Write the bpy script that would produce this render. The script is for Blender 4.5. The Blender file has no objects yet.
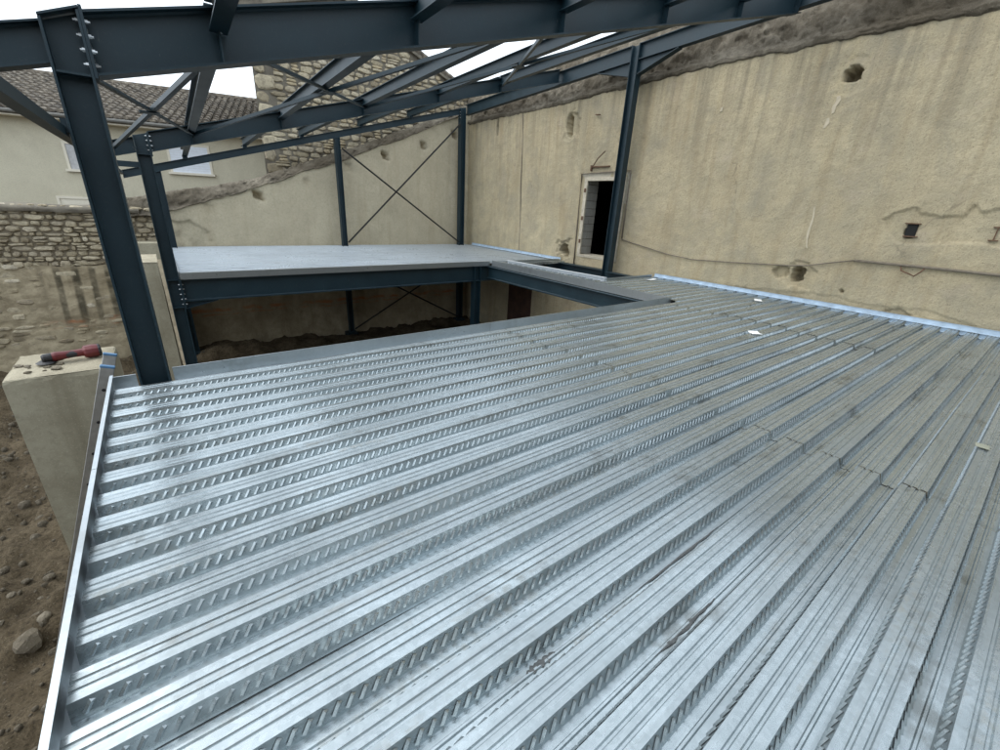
import bpy, math, random
import numpy as np
from mathutils import Vector, Matrix, Euler

R = math.radians
rng = np.random.default_rng(7)
random.seed(7)
sc = bpy.context.scene
col = sc.collection

# ------------------------------------------------------------------ camera
CAM_H = 1.3737
cam_d = bpy.data.cameras.new("Camera")
cam = bpy.data.objects.new("Camera", cam_d)
col.objects.link(cam)
cam_d.sensor_width = 36.0
cam_d.lens = 426.394 / 1000.0 * 36.0
cam_d.clip_start = 0.05
cam_d.clip_end = 500.0
fw = Vector((0.57882526, 0.72847351, -0.36645281))
rt = Vector((0.79414219, -0.60563616, 0.05042848))
up = Vector((0.18520126, 0.32020492, 0.92906905))
m = Matrix.Identity(4)
for i in range(3):
    m[i][0], m[i][1], m[i][2] = rt[i], up[i], -fw[i]
m[2][3] = CAM_H
cam.matrix_world = m
sc.camera = cam

# ------------------------------------------------------------------ light
SUN_EL, SUN_AZ = 52.0, 300.0          # azimuth: degrees clockwise from +Y
world = bpy.data.worlds.new("World")
sc.world = world
world.use_nodes = True
wn, wl = world.node_tree.nodes, world.node_tree.links
for n in list(wn):
    wn.remove(n)
sky = wn.new("ShaderNodeTexSky")
sky.sky_type = 'NISHITA'
sky.sun_disc = False
sky.sun_elevation = R(SUN_EL)
sky.sun_rotation = R(SUN_AZ)
sky.air_density = 1.0
sky.dust_density = 4.0
sky.ozone_density = 1.0
hs = wn.new("ShaderNodeHueSaturation")
hs.inputs['Saturation'].default_value = 0.30
mixw = wn.new("ShaderNodeMix")
mixw.data_type = 'RGBA'
mixw.inputs[0].default_value = 0.68           # even cloud cover over the clear sky
mixw.inputs[7].default_value = (8.7, 9.75, 10.75, 1)
bg = wn.new("ShaderNodeBackground")
bg.inputs['Strength'].default_value = 0.10
wo = wn.new("ShaderNodeOutputWorld")
wl.new(sky.outputs[0], hs.inputs['Color'])
wl.new(hs.outputs[0], mixw.inputs[6])
wl.new(mixw.outputs[2], bg.inputs['Color'])
wl.new(bg.outputs[0], wo.inputs['Surface'])
sun_d = bpy.data.lights.new("Sun", 'SUN')
sun_d.energy = 0.5
sun_d.angle = R(60)
sun_d.color = (1.0, 0.97, 0.92)
sun = bpy.data.objects.new("Sun", sun_d)
col.objects.link(sun)
sd = Vector((math.sin(R(SUN_AZ)) * math.cos(R(SUN_EL)), math.cos(R(SUN_AZ)) * math.cos(R(SUN_EL)), math.sin(R(SUN_EL))))
sun.rotation_euler = (-sd).to_track_quat('-Z', 'Y').to_euler()
sun.location = (0, 0, 30)
sc.view_settings.view_transform = 'Standard'
sc.view_settings.look = 'None'
sc.view_settings.exposure = 1.15
sc.view_settings.gamma = 1.0
sc.view_settings.use_curve_mapping = False

# ------------------------------------------------------------------ materials
class NT:
    def __init__(s, name):
        s.m = bpy.data.materials.new(name)
        s.m.use_nodes = True
        s.t = s.m.node_tree
        s.b = s.t.nodes["Principled BSDF"]
    def n(s, typ, **kw):
        nd = s.t.nodes.new(typ)
        for k, v in kw.items():
            if k[0] == 'i' and k[1:].isdigit():
                nd.inputs[int(k[1:])].default_value = v
            elif k in nd.inputs.keys() if not hasattr(nd, k) else False:
                nd.inputs[k].default_value = v
            else:
                setattr(nd, k, v)
        return nd
    def l(s, a, b):
        s.t.links.new(a, b)
    def pos(s):
        if not hasattr(s, '_g'):
            s._g = s.n("ShaderNodeNewGeometry")
        return s._g.outputs['Position']
    def noise(s, scale, detail=5, rough=0.55, dist=0.0, vec=None, stretch=None):
        nd = s.n("ShaderNodeTexNoise")
        nd.inputs['Scale'].default_value = scale
        nd.inputs['Detail'].default_value = detail
        nd.inputs['Roughness'].default_value = rough
        nd.inputs['Distortion'].default_value = dist
        v = vec or s.pos()
        if stretch:
            mp = s.n("ShaderNodeMapping")
            mp.inputs['Scale'].default_value = stretch
            s.l(v, mp.inputs['Vector'])
            v = mp.outputs[0]
        s.l(v, nd.inputs['Vector'])
        return nd.outputs['Fac']
    def ramp(s, fac, stops, interp='LINEAR'):
        nd = s.n("ShaderNodeValToRGB")
        cr = nd.color_ramp
        cr.interpolation = interp
        while len(cr.elements) < len(stops):
            cr.elements.new(0.5)
        for e, (p, c) in zip(cr.elements, stops):
            e.position = p
            e.color = (c, c, c, 1) if isinstance(c, (int, float)) else (*c, 1)
        s.l(fac, nd.inputs[0])
        return nd.outputs[0]
    def mix(s, fac, a, b, mode='MIX'):
        nd = s.n("ShaderNodeMix")
        nd.data_type = 'RGBA'
        nd.blend_type = mode
        for sock, v in ((0, fac), (6, a), (7, b)):
            if isinstance(v, (int, float)):
                nd.inputs[sock].default_value = v if sock == 0 else (v, v, v, 1)
            elif isinstance(v, tuple):
                nd.inputs[sock].default_value = (*v, 1)
            else:
                s.l(v, nd.inputs[sock])
        return nd.outputs[2]
    def math(s, op, a, b=None):
        nd = s.n("ShaderNodeMath")
        nd.operation = op
        for i, v in enumerate((a, b)):
            if v is None:
                continue
            if isinstance(v, (int, float)):
                nd.inputs[i].default_value = v
            else:
                s.l(v, nd.inputs[i])
        return nd.outputs[0]
    def bump(s, h, strength=0.4, dist=0.01):
        nd = s.n("ShaderNodeBump")
        nd.inputs['Strength'].default_value = strength
        nd.inputs['Distance'].default_value = dist
        s.l(h, nd.inputs['Height'])
        s.l(nd.outputs[0], s.b.inputs['Normal'])
    def set(s, color=None, rough=None, metal=None, spec=None):
        for key, v in (('Base Color', color), ('Roughness', rough), ('Metallic', metal), ('Specular IOR Level', spec)):
            if v is None:
                continue
            if isinstance(v, tuple):
                s.b.inputs[key].default_value = (*v, 1)
            elif isinstance(v, (int, float)):
                s.b.inputs[key].default_value = v
            else:
                s.l(v, s.b.inputs[key])
        return s.m

M = {}
def plain(name, c, rough=0.6, metal=0.0, var=0.15, scale=12):
    t = NT(name)
    n = t.noise(scale, 4)
    cc = t.mix(t.ramp(n, [(0.3, 0.0), (0.7, 1.0)]), tuple(x * (1 - var) for x in c), tuple(min(1, x * (1 + var)) for x in c))
    M[name] = t.set(cc, rough, metal)
    return t

def mat_galv(name, lo, hi, dirt=0.35, metal=0.80, lines=1.0):
    t = NT(name)
    v = t.n("ShaderNodeTexVoronoi")
    v.inputs['Scale'].default_value = 55
    t.l(t.pos(), v.inputs['Vector'])
    sp = t.n("ShaderNodeSeparateColor")
    t.l(v.outputs['Color'], sp.inputs[0])
    big = t.noise(1.3, 6, 0.6)
    fine = t.noise(26, 6, 0.65)
    base = t.mix(t.math('MULTIPLY', sp.outputs[0], 0.42), lo, hi)
    base = t.mix(t.ramp(big, [(0.38, 0.0), (0.66, 0.5)]), base, tuple(x * 0.80 for x in lo))
    streak = t.noise(3.0, 5, 0.6, stretch=(0.22, 3.0, 1.0))
    dm = t.math('MULTIPLY', t.ramp(streak, [(0.52, 0.0), (0.72, 1.0)]), t.ramp(fine, [(0.42, 0.0), (0.62, 1.0)]))
    dm = t.math('MULTIPLY', dm, dirt)
    smudge = t.math('MULTIPLY', t.ramp(t.noise(2.1, 5, 0.6, stretch=(0.8, 1.6, 1.0)), [(0.56, 0.0), (0.66, 1.0)]), t.ramp(t.noise(11, 3), [(0.42, 0.0), (0.58, 0.9)]))
    base = t.mix(t.math('MULTIPLY', smudge, dirt), base, (0.19, 0.20, 0.19))
    base = t.mix(dm, base, (0.20, 0.19, 0.15))
    rg = t.mix(t.ramp(fine, [(0.3, 0.0), (0.7, 1.0)]), 0.24, 0.38)
    rg = t.mix(t.ramp(big, [(0.35, 0.0), (0.7, 0.6)]), rg, 0.44)
    lin = t.noise(2.0, 5, 0.6, stretch=(0.35, 14.0, 6.0))
    rg = t.mix(t.ramp(lin, [(0.38, 0.75 * lines), (0.60, 0.0)]), rg, 0.15)
    base = t.mix(t.ramp(lin, [(0.44, 0.0), (0.66, 0.35 * lines)]), base, tuple(x * 0.62 for x in lo))
    me = t.math('SUBTRACT', metal, t.math('MULTIPLY', dm, metal * 0.9))
    t.bump(t.noise(9, 4, 0.5, stretch=(0.6, 1, 1)), 0.10, 0.01)
    M[name] = t.set(base, rg, me)
mat_galv('galvanised', (0.41, 0.465, 0.485), (0.64, 0.70, 0.725), 0.75)
mat_galv('galvanised_trim', (0.45, 0.49, 0.51), (0.55, 0.59, 0.61), 0.3, 0.85, 0.12)

mat_galv('galvanised_pale', (0.50, 0.55, 0.59), (0.60, 0.65, 0.69), 0.4, 0.40, 0.35)

def mat_paint():
    t = NT('navy_paint')
    n = t.noise(3.5, 5)
    c = t.mix(t.ramp(n, [(0.35, 0.0), (0.7, 1.0)]), (0.0045, 0.0195, 0.029), (0.008, 0.027, 0.038))
    du = t.noise(40, 5, 0.7)
    c = t.mix(t.ramp(du, [(0.55, 0.0), (0.78, 0.45)]), c, (0.05, 0.06, 0.065))
    sc_ = t.noise(16, 5, 0.75, 0.6, stretch=(1.0, 1.0, 0.35))
    c = t.mix(t.ramp(sc_, [(0.66, 0.0), (0.72, 0.5)]), c, (0.10, 0.105, 0.10))
    M['navy_paint'] = t.set(c, t.mix(n, 0.40, 0.58), 0.0, 0.48)
    t.bump(t.noise(60, 3), 0.05, 0.004)
mat_paint()
plain('primer_dark', (0.014, 0.013, 0.011), 0.7)
plain('zinc', (0.50, 0.52, 0.53), 0.4, 0.9)
plain('old_zinc', (0.17, 0.165, 0.15), 0.7, 0.3)

def mat_plaster(name, a, b, c, stain, coarse=30, bumpd=0.012, streaks=0.6):
    t = NT(name)
    big = t.noise(0.55, 6, 0.6, 0.4)
    mid = t.noise(2.6, 6, 0.62, 0.3)
    fine = t.noise(coarse, 6, 0.7)
    x = t.mix(t.ramp(big, [(0.36, 0.0), (0.64, 1.0)]), a, b)
    x = t.mix(t.ramp(mid, [(0.40, 0.0), (0.70, 0.75)]), x, c)
    st = t.noise(2.2, 6, 0.65, 0.2, stretch=(1.6, 1.6, 0.16))
    x = t.mix(t.math('MULTIPLY', t.ramp(st, [(0.50, 0.0), (0.72, 1.0)]), streaks), x, stain)
    x = t.mix(t.ramp(fine, [(0.30, 0.55), (0.52, 0.0)]), x, tuple(v * 0.66 for v in a))
    sp = t.noise(95, 3, 0.6)
    x = t.mix(t.ramp(sp, [(0.60, 0.0), (0.70, 0.5)]), x, tuple(min(1, v * 1.35) for v in b))
    h = t.math('ADD', t.math('MULTIPLY', fine, 1.0), t.math('MULTIPLY', mid, 0.8))
    h = t.math('ADD', h, t.math('MULTIPLY', sp, 0.4))
    t.bump(h, 0.75, bumpd)
    if name == 'beige_render':
        sp3 = t.n("ShaderNodeSeparateXYZ"); t.l(t.pos(), sp3.inputs[0])
        zz = sp3.outputs[2]
        # rain runs below the coping
        run = t.noise(3.4, 6, 0.65, 0.15, stretch=(1.0, 1.5, 0.06))
        high = t.ramp(t.math('MULTIPLY', t.math('ADD', zz, 0.0), 0.2), [(0.36, 0.0), (0.80, 1.0)])
        x = t.mix(t.math('MULTIPLY', t.math('MULTIPLY', t.ramp(run, [(0.48, 0.0), (0.66, 1.0)]), high), 0.65), x, (0.20, 0.175, 0.125))
        x = t.mix(t.math('MULTIPLY', t.math('MULTIPLY', t.ramp(run, [(0.28, 1.0), (0.42, 0.0)]), high), 0.5), x, (0.54, 0.44, 0.26))
        # lichen-grey areas and damp tide marks
        gr = t.noise(0.9, 7, 0.7, 0.6)
        x = t.mix(t.ramp(gr, [(0.50, 0.0), (0.68, 0.55)]), x, (0.275, 0.255, 0.195))
        pk = t.noise(1.7, 6, 0.7, 0.4)
        x = t.mix(t.ramp(pk, [(0.56, 0.0), (0.72, 0.45)]), x, (0.46, 0.385, 0.29))
        # pits
        pit = t.noise(48, 4, 0.6)
        x = t.mix(t.ramp(pit, [(0.30, 0.75), (0.40, 0.0)]), x, (0.15, 0.13, 0.09))
        # hairline cracks
        vo = t.n("ShaderNodeTexVoronoi"); vo.feature = 'DISTANCE_TO_EDGE'; vo.inputs['Scale'].default_value = 0.55
        wv = t.n("ShaderNodeTexNoise"); wv.inputs['Scale'].default_value = 3.0; wv.inputs['Detail'].default_value = 6
        t.l(t.pos(), wv.inputs['Vector'])
        va = t.n("ShaderNodeVectorMath"); va.operation = 'MULTIPLY_ADD'
        t.l(wv.outputs['Color'], va.inputs[0]); va.inputs[1].default_value = (.7, .7, .7); t.l(t.pos(), va.inputs[2])
        t.l(va.outputs[0], vo.inputs['Vector'])
        cr = t.math('MULTIPLY', t.ramp(vo.outputs['Distance'], [(0.004, 1.0), (0.010, 0.0)]), t.ramp(t.noise(0.8, 3), [(0.56, 0.0), (0.64, 0.35)]))
        x = t.mix(cr, x, (0.13, 0.11, 0.08))
    M[name] = t.set(x, 0.92, 0.0, 0.2)
mat_plaster('beige_render', (0.43, 0.362, 0.238), (0.51, 0.435, 0.29), (0.35, 0.312, 0.22), (0.29, 0.222, 0.128), 26, 0.022, 0.6)
mat_plaster('back_render', (0.52, 0.455, 0.33), (0.585, 0.52, 0.38), (0.45, 0.395, 0.285), (0.38, 0.305, 0.20), 22, 0.008, 0.45)
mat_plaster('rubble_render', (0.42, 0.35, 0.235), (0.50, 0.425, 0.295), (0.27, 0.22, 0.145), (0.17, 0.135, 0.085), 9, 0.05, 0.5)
mat_plaster('old_mortar', (0.135, 0.112, 0.080), (0.31, 0.275, 0.215), (0.065, 0.052, 0.036), (0.05, 0.040, 0.028), 9, 0.09, 0.35)
mat_plaster('dark_mortar', (0.19, 0.17, 0.135), (0.25, 0.22, 0.17), (0.08, 0.07, 0.058), (0.06, 0.052, 0.043), 14, 0.02, 0.4)
mat_plaster('joint_mortar', (0.24, 0.205, 0.15), (0.29, 0.25, 0.185), (0.15, 0.125, 0.088), (0.10, 0.083, 0.058), 14, 0.02, 0.4)
mat_plaster('bare_mortar', (0.46, 0.42, 0.33), (0.55, 0.51, 0.41), (0.38, 0.34, 0.27), (0.34, 0.29, 0.2), 20, 0.02, 0.3)
mat_plaster('cream_render', (0.53, 0.49, 0.375), (0.57, 0.53, 0.41), (0.49, 0.45, 0.345), (0.44, 0.40, 0.30), 40, 0.003, 0.25)
mat_plaster('cast_concrete', (0.355, 0.322, 0.235), (0.41, 0.375, 0.28), (0.27, 0.24, 0.17), (0.20, 0.17, 0.112), 25, 0.004, 0.6)
mat_plaster('concrete_block', (0.40, 0.39, 0.35), (0.46, 0.45, 0.41), (0.33, 0.32, 0.29), (0.26, 0.25, 0.21), 45, 0.006, 0.2)
mat_plaster('gritty_top', (0.42, 0.375, 0.275), (0.49, 0.44, 0.33), (0.28, 0.245, 0.175), (0.22, 0.185, 0.125), 60, 0.02, 0.3)

def stained(name):
    m_ = M[name]
    t = NT.__new__(NT); t.m = m_; t.t = m_.node_tree; t.b = t.t.nodes["Principled BSDF"]
    old = t.b.inputs['Base Color'].links[0].from_socket
    sp = t.n("ShaderNodeSeparateXYZ"); t.l(t.pos(), sp.inputs[0])
    x, z = sp.outputs[0], sp.outputs[2]
    wob = t.noise(1.2, 5, 0.7)
    # sprayed level line, worn away in places
    zz = t.math('ADD', z, t.math('MULTIPLY', t.math('SUBTRACT', wob, 0.5), 0.25))
    d = t.math('ABSOLUTE', t.math('ADD', zz, 1.76))
    line = t.ramp(d, [(0.02, 1.0), (0.075, 0.0)])
    d2 = t.math('ABSOLUTE', t.math('ADD', zz, 1.90))
    line2 = t.ramp(d2, [(0.008, 0.7), (0.04, 0.0)])
    line = t.math('MAXIMUM', line, line2)
    line = t.math('MULTIPLY', line, t.ramp(t.noise(3.0, 4), [(0.40, 0.0), (0.60, 0.75)]))
    xm = t.ramp(t.math('MULTIPLY', t.math('ADD', x, 3.0), 0.1), [(0.04, 0.0), (0.09, 1.0)])
    line = t.math('MULTIPLY', line, xm)
    c = t.mix(line, old, (0.46, 0.17, 0.07))
    # slanting mould runs left of the columns
    sl = t.math('ADD', x, t.math('MULTIPLY', z, -0.05))
    w = t.n("ShaderNodeTexWave"); w.wave_type = 'BANDS'; w.bands_direction = 'X'
    cb = t.n("ShaderNodeCombineXYZ"); t.l(sl, cb.inputs[0]); t.l(t.math('MULTIPLY', z, .15), cb.inputs[2])
    t.l(cb.outputs[0], w.inputs['Vector'])
    w.inputs['Scale'].default_value = 1.02; w.inputs['Distortion'].default_value = 1.2; w.inputs['Detail'].default_value = 3; w.inputs['Detail Scale'].default_value = 2.0
    mx = t.math('MULTIPLY', t.ramp(t.math('MULTIPLY', t.math('ADD', x, 3.0), 0.2), [(0.12, 0.0), (0.17, 1.0), (0.40, 1.0), (0.44, 0.0)]), t.ramp(t.math('MULTIPLY', t.math('ADD', z, 2.4), 0.4), [(0.14, 0.0), (0.35, 1.0), (0.74, 1.0), (0.80, 0.0)]))
    mk = t.math('MULTIPLY', t.math('MULTIPLY', t.ramp(w.outputs['Fac'], [(0.45, 0.0), (0.85, 0.85)]), mx), t.ramp(t.noise(4, 4), [(0.3, 0.35), (0.6, 1.0)]))
    c = t.mix(mk, c, (0.07, 0.062, 0.042))
    t.l(c, t.b.inputs['Base Color'])
stained('rubble_render'); stained('back_render')

def mat_dirt():
    t = NT('earth')
    big = t.noise(0.8, 7, 0.65, 0.5)
    mid = t.noise(4.5, 7, 0.7)
    fine = t.noise(24, 7, 0.75)
    c = t.mix(t.ramp(big, [(0.32, 0.0), (0.68, 1.0)]), (0.056, 0.042, 0.025), (0.130, 0.100, 0.062))
    c = t.mix(t.ramp(mid, [(0.42, 0.0), (0.72, 0.8)]), c, (0.19, 0.150, 0.098))
    c = t.mix(t.ramp(fine, [(0.34, 0.8), (0.52, 0.0)]), c, (0.026, 0.020, 0.013))
    peb = t.noise(60, 3, 0.5)
    c = t.mix(t.ramp(peb, [(0.62, 0.0), (0.70, 0.7)]), c, (0.23, 0.19, 0.13))
    t.bump(t.math('ADD', fine, t.math('MULTIPLY', mid, 1.5)), 0.9, 0.05)
    M['earth'] = t.set(c, 0.96, 0.0, 0.15)
mat_dirt()

def mat_stone(name, stops, scale=14):
    t = NT(name)
    oi = t.n("ShaderNodeObjectInfo")
    c = t.ramp(oi.outputs['Random'], stops)
    f = t.noise(scale, 6, 0.7)
    c = t.mix(t.ramp(f, [(0.32, 0.6), (0.55, 0.0)]), c, (0.13, 0.11, 0.085))
    f2 = t.noise(scale * 4, 4, 0.7)
    c = t.mix(t.ramp(f2, [(0.55, 0.0), (0.75, 0.5)]), c, (0.50, 0.46, 0.38))
    t.bump(t.math('ADD', f, f2), 0.6, 0.02)
    M[name] = t.set(c, 0.9, 0.0, 0.2)
mat_stone('limestone', [(0.0, (0.24, 0.195, 0.128)), (0.3, (0.43, 0.365, 0.25)), (0.6, (0.53, 0.46, 0.33)), (0.85, (0.34, 0.285, 0.20)), (1.0, (0.64, 0.57, 0.44))])
mat_stone('gable_stone', [(0.0, (0.31, 0.24, 0.145)), (0.35, (0.45, 0.365, 0.235)), (0.7, (0.55, 0.465, 0.315)), (0.9, (0.40, 0.335, 0.235)), (1.0, (0.64, 0.57, 0.43))])
mat_stone('field_rock', [(0.0, (0.10, 0.083, 0.058)), (0.5, (0.15, 0.127, 0.092)), (1.0, (0.23, 0.20, 0.15))])

def mat_tile():
    t = NT('clay_tile')
    a = t.noise(7, 3, 0.5)
    b = t.noise(1.6, 5, 0.6)
    c = t.ramp(a, [(0.28, (0.05, 0.043, 0.034)), (0.45, (0.105, 0.086, 0.065)), (0.58, (0.175, 0.146, 0.112)), (0.75, (0.40, 0.36, 0.285))])
    c = t.mix(t.ramp(b, [(0.45, 0.0), (0.7, 0.7)]), c, (0.075, 0.066, 0.054))
    t.bump(t.noise(40, 4), 0.4, 0.01)
    M['clay_tile'] = t.set(c, 0.9)
mat_tile()
plain('aluminium', (0.60, 0.61, 0.61), 0.42, 0.85, 0.12, 20)
plain('blue_plastic', (0.10, 0.22, 0.38), 0.5)
plain('blue_film', (0.42, 0.52, 0.62), 0.35, 0.0, 0.18, 9)
plain('red_plastic', (0.115, 0.010, 0.011), 0.45)
plain('black_plastic', (0.018, 0.018, 0.02), 0.5)
plain('grey_label', (0.42, 0.42, 0.42), 0.5)
plain('shutter_white', (0.70, 0.74, 0.80), 0.5, 0, 0.04)
plain('pvc_cream', (0.66, 0.61, 0.50), 0.55, 0, 0.05)
plain('frame_cream', (0.50, 0.45, 0.35), 0.7, 0, 0.2)
plain('rust', (0.13, 0.075, 0.045), 0.85, 0.2, 0.35)
plain('cable_brown', (0.16, 0.135, 0.10), 0.8, 0, 0.25)
plain('paper_white', (0.82, 0.82, 0.80), 0.6, 0, 0.03)
plain('trim_white', (0.70, 0.73, 0.76), 0.4, 0.2, 0.06)
plain('dark_strip', (0.075, 0.08, 0.08), 0.45, 0, 0.35, 60)
plain('shade_black', (0.012, 0.012, 0.011), 0.95)
plain('timber', (0.46, 0.38, 0.26), 0.8, 0, 0.2)
plain('red_brown', (0.055, 0.028, 0.018), 0.9, 0, 0.35, 4)
plain('orange_line', (0.58, 0.20, 0.075), 0.85, 0, 0.25, 6)
plain('mould', (0.12, 0.11, 0.085), 0.95, 0, 0.35, 7)
plain('chalk', (0.50, 0.435, 0.32), 0.9, 0, 0.1, 14)
plain('yellow_tape', (0.27, 0.275, 0.215), 0.5, 0, 0.2)

# ------------------------------------------------------------------ mesh helpers
def thing(name, label, cat, loc=(0, 0, 0), group=None):
    o = bpy.data.objects.new(name, None)
    o.empty_display_size = 0.2
    o.location = loc
    col.objects.link(o)
    return tag(o, label, cat, group, 'thing')
def tag(o, label=None, cat=None, group=None, kind=None):
    if label: o['label'] = label
    if cat: o['category'] = cat
    if group: o['group'] = group
    if kind: o['kind'] = kind
    return o
def adopt(o, parent):
    o.parent = parent
    p = Vector((0, 0, 0))
    q = parent
    while q is not None:
        p += q.location
        q = q.parent
    # world placement of every parent is a pure translation
    o.matrix_parent_inverse = Matrix.Translation(-pworld(parent))
    return o
def pworld(q):
    return q['_w'].to_list() and Vector(q['_w'].to_list()) if '_w' in q.keys() else Vector(q.location)
def link(name, me, mat, parent=None, loc=None):
    o = bpy.data.objects.new(name, me)
    col.objects.link(o)
    if mat is not None and not me.materials:
        me.materials.append(M[mat])
    if loc is not None:
        o.location = loc
    if parent is not None:
        o.parent = parent
        o.matrix_parent_inverse = world_inv(parent)
    return o
WM = {}
def world_inv(p):
    # parents are pure translations: empties at their base, or meshes at their own origin
    t = Vector(p.location)
    return Matrix.Translation(-t)

class MB:
    def __init__(s):
        s.v, s.f = [], []
    def add(s, vs, fs):
        k = len(s.v)
        s.v += [tuple(p) for p in vs]
        s.f += [tuple(i + k for i in f) for f in fs]
        return s
    def box(s, x0, x1, y0, y1, z0, z1):
        return s.add([(x0, y0, z0), (x1, y0, z0), (x1, y1, z0), (x0, y1, z0), (x0, y0, z1), (x1, y0, z1), (x1, y1, z1), (x0, y1, z1)],
                     [(0, 3, 2, 1), (4, 5, 6, 7), (0, 1, 5, 4), (1, 2, 6, 5), (2, 3, 7, 6), (3, 0, 4, 7)])
    def sweep(s, sec, p0, p1, a, b):
        """closed section [(u, v)] along p0-p1, u along a, v along b"""
        p0, p1, a, b = Vector(p0), Vector(p1), Vector(a), Vector(b)
        n = len(sec)
        vs = [p0 + a * u + b * v for u, v in sec] + [p1 + a * u + b * v for u, v in sec]
        fs = [(i, (i + 1) % n, n + (i + 1) % n, n + i) for i in range(n)]
        fs += [tuple(range(n - 1, -1, -1)), tuple(range(n, 2 * n))]
        return s.add(vs, fs)
    def tube(s, pts, r, n=8, caps=True):
        pts = [Vector(p) for p in pts]
        rings = []
        for i, p in enumerate(pts):
            d = (pts[min(i + 1, len(pts) - 1)] - pts[max(i - 1, 0)]).normalized()
            a = d.cross(Vector((0, 0, 1)))
            if a.length < 1e-3:
                a = Vector((1, 0, 0))
            a.normalize()
            b = d.cross(a)
            rr = r[i] if isinstance(r, (list, tuple)) else r
            rings.append([p + (a * math.cos(2 * math.pi * j / n) + b * math.sin(2 * math.pi * j / n)) * rr for j in range(n)])
        vs = [q for rg in rings for q in rg]
        fs = []
        for i in range(len(pts) - 1):
            for j in range(n):
                fs.append((i * n + j, i * n + (j + 1) % n, (i + 1) * n + (j + 1) % n, (i + 1) * n + j))
        if caps:
            fs += [tuple(range(n - 1, -1, -1)), tuple(range((len(pts) - 1) * n, len(pts) * n))]
        return s.add(vs, fs)
    def mesh(s, name, origin=None):
        me = bpy.data.meshes.new(name)
        vs = s.v if origin is None else [(p[0] - origin[0], p[1] - origin[1], p[2] - origin[2]) for p in s.v]
        me.from_pydata(vs, [], s.f)
        me.update()
        import bmesh
        bm = bmesh.new()
        bm.from_mesh(me)
        bmesh.ops.recalc_face_normals(bm, faces=bm.faces)
        bm.to_mesh(me)
        bm.free()
        return me
    def build(s, name, mat, parent=None, smooth=False, bevel=0.0, origin=None):
        me = s.mesh(name, origin)
        o = link(name, me, mat, parent, loc=origin)
        if smooth:
            for p in me.polygons:
                p.use_smooth = True
        if bevel:
            bv = o.modifiers.new("Bevel", 'BEVEL')
            bv.width = bevel
            bv.segments = 2
            bv.limit_method = 'ANGLE'
        return o

def isec(h, b, tw, tf):
    """I section, origin at bottom centre: u across, v up"""
    B, T = b / 2, tw / 2
    r = min(0.012, b * 0.08)
    return [(-B, 0), (B, 0), (B, tf), (T + r, tf), (T, tf + r), (T, h - tf - r), (T + r, h - tf), (B, h - tf), (B, h), (-B, h),
            (-B, h - tf), (-T - r, h - tf), (-T, h - tf - r), (-T, tf + r), (-T - r, tf), (-B, tf)]
def csec(h, b, tw, tf):
    return [(0, 0), (b, 0), (b, tf), (tw, tf), (tw, h - tf), (b, h - tf), (b, h), (0, h)]

# numpy value noise
def lattice(seed, n=256):
    return np.random.default_rng(seed).random((n, n))
def vnoise(x, y, seed):
    L = lattice(seed)
    xi, yi = np.floor(x).astype(int), np.floor(y).astype(int)
    fx, fy = x - xi, y - yi
    fx, fy = fx * fx * (3 - 2 * fx), fy * fy * (3 - 2 * fy)
    g = lambda a, b: L[a % 256, b % 256]
    return (g(xi, yi) * (1 - fx) + g(xi + 1, yi) * fx) * (1 - fy) + (g(xi, yi + 1) * (1 - fx) + g(xi + 1, yi + 1) * fx) * fy
def fbm(x, y, seed, octv=4, gain=0.5):
    s, a, t = 0, 1.0, 0
    for o in range(octv):
        s = s + a * (vnoise(x * 2 ** o, y * 2 ** o, seed + o) - 0.5)
        t += a
        a *= gain
    return s / t * 2
def grid_mesh(name, P, keep=None):
    """P: (ny, nx, 3) points; keep: (ny-1, nx-1) bool"""
    ny, nx = P.shape[:2]
    me = bpy.data.meshes.new(name)
    idx = np.arange(ny * nx).reshape(ny, nx)
    q = np.stack([idx[:-1, :-1], idx[:-1, 1:], idx[1:, 1:], idx[1:, :-1]], -1)
    q = q[keep] if keep is not None else q.reshape(-1, 4)
    me.from_pydata(P.reshape(-1, 3).tolist(), [], q.tolist())
    me.update()
    me.polygons.foreach_set('use_smooth', [True] * len(me.polygons))
    return me
def inpoly(px, pz, poly):
    c = np.zeros(px.shape, bool)
    n = len(poly)
    for i in range(n):
        (x1, z1), (x2, z2) = poly[i], poly[(i + 1) % n]
        if z1 == z2:
            continue
        t = ((z1 > pz) != (z2 > pz)) & (px < (x2 - x1) * (pz - z1) / (z2 - z1) + x1)
        c ^= t
    return c

GZ = -2.85           # ground level below the deck
XW = 9.385           # face of the right-hand wall
YB = 14.35           # face of the back wall

# ------------------------------------------------------------------ ground
def build_ground():
    xs = np.concatenate([np.linspace(-60, -7, 20)[:-1], np.arange(-7, 10.01, 0.09), np.linspace(10, 60, 16)[1:]])
    ys = np.concatenate([np.linspace(-60, -3, 16)[:-1], np.arange(-3, 15.01, 0.09), np.linspace(15, 90, 20)[1:]])
    X, Y = np.meshgrid(xs, ys)
    Z = GZ + 0.22 * fbm(X * 0.7, Y * 0.7, 11, 3) + 0.24 * fbm(X * 2.3, Y * 2.3, 21, 5, 0.7)
    Z += 0.5 * np.clip((-X - 2.6) / 2.5, 0, 1) * np.clip((14 - Y) / 6, 0, 1)      # spoil heap on the left
    Z -= 0.10 * np.clip(fbm(X * 1.3, Y * 1.3, 51, 3), 0, 1)
    o = link('ground', grid_mesh('ground', np.stack([X, Y, Z], -1)), 'earth')
    tag(o, kind='structure')
build_ground()

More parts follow.
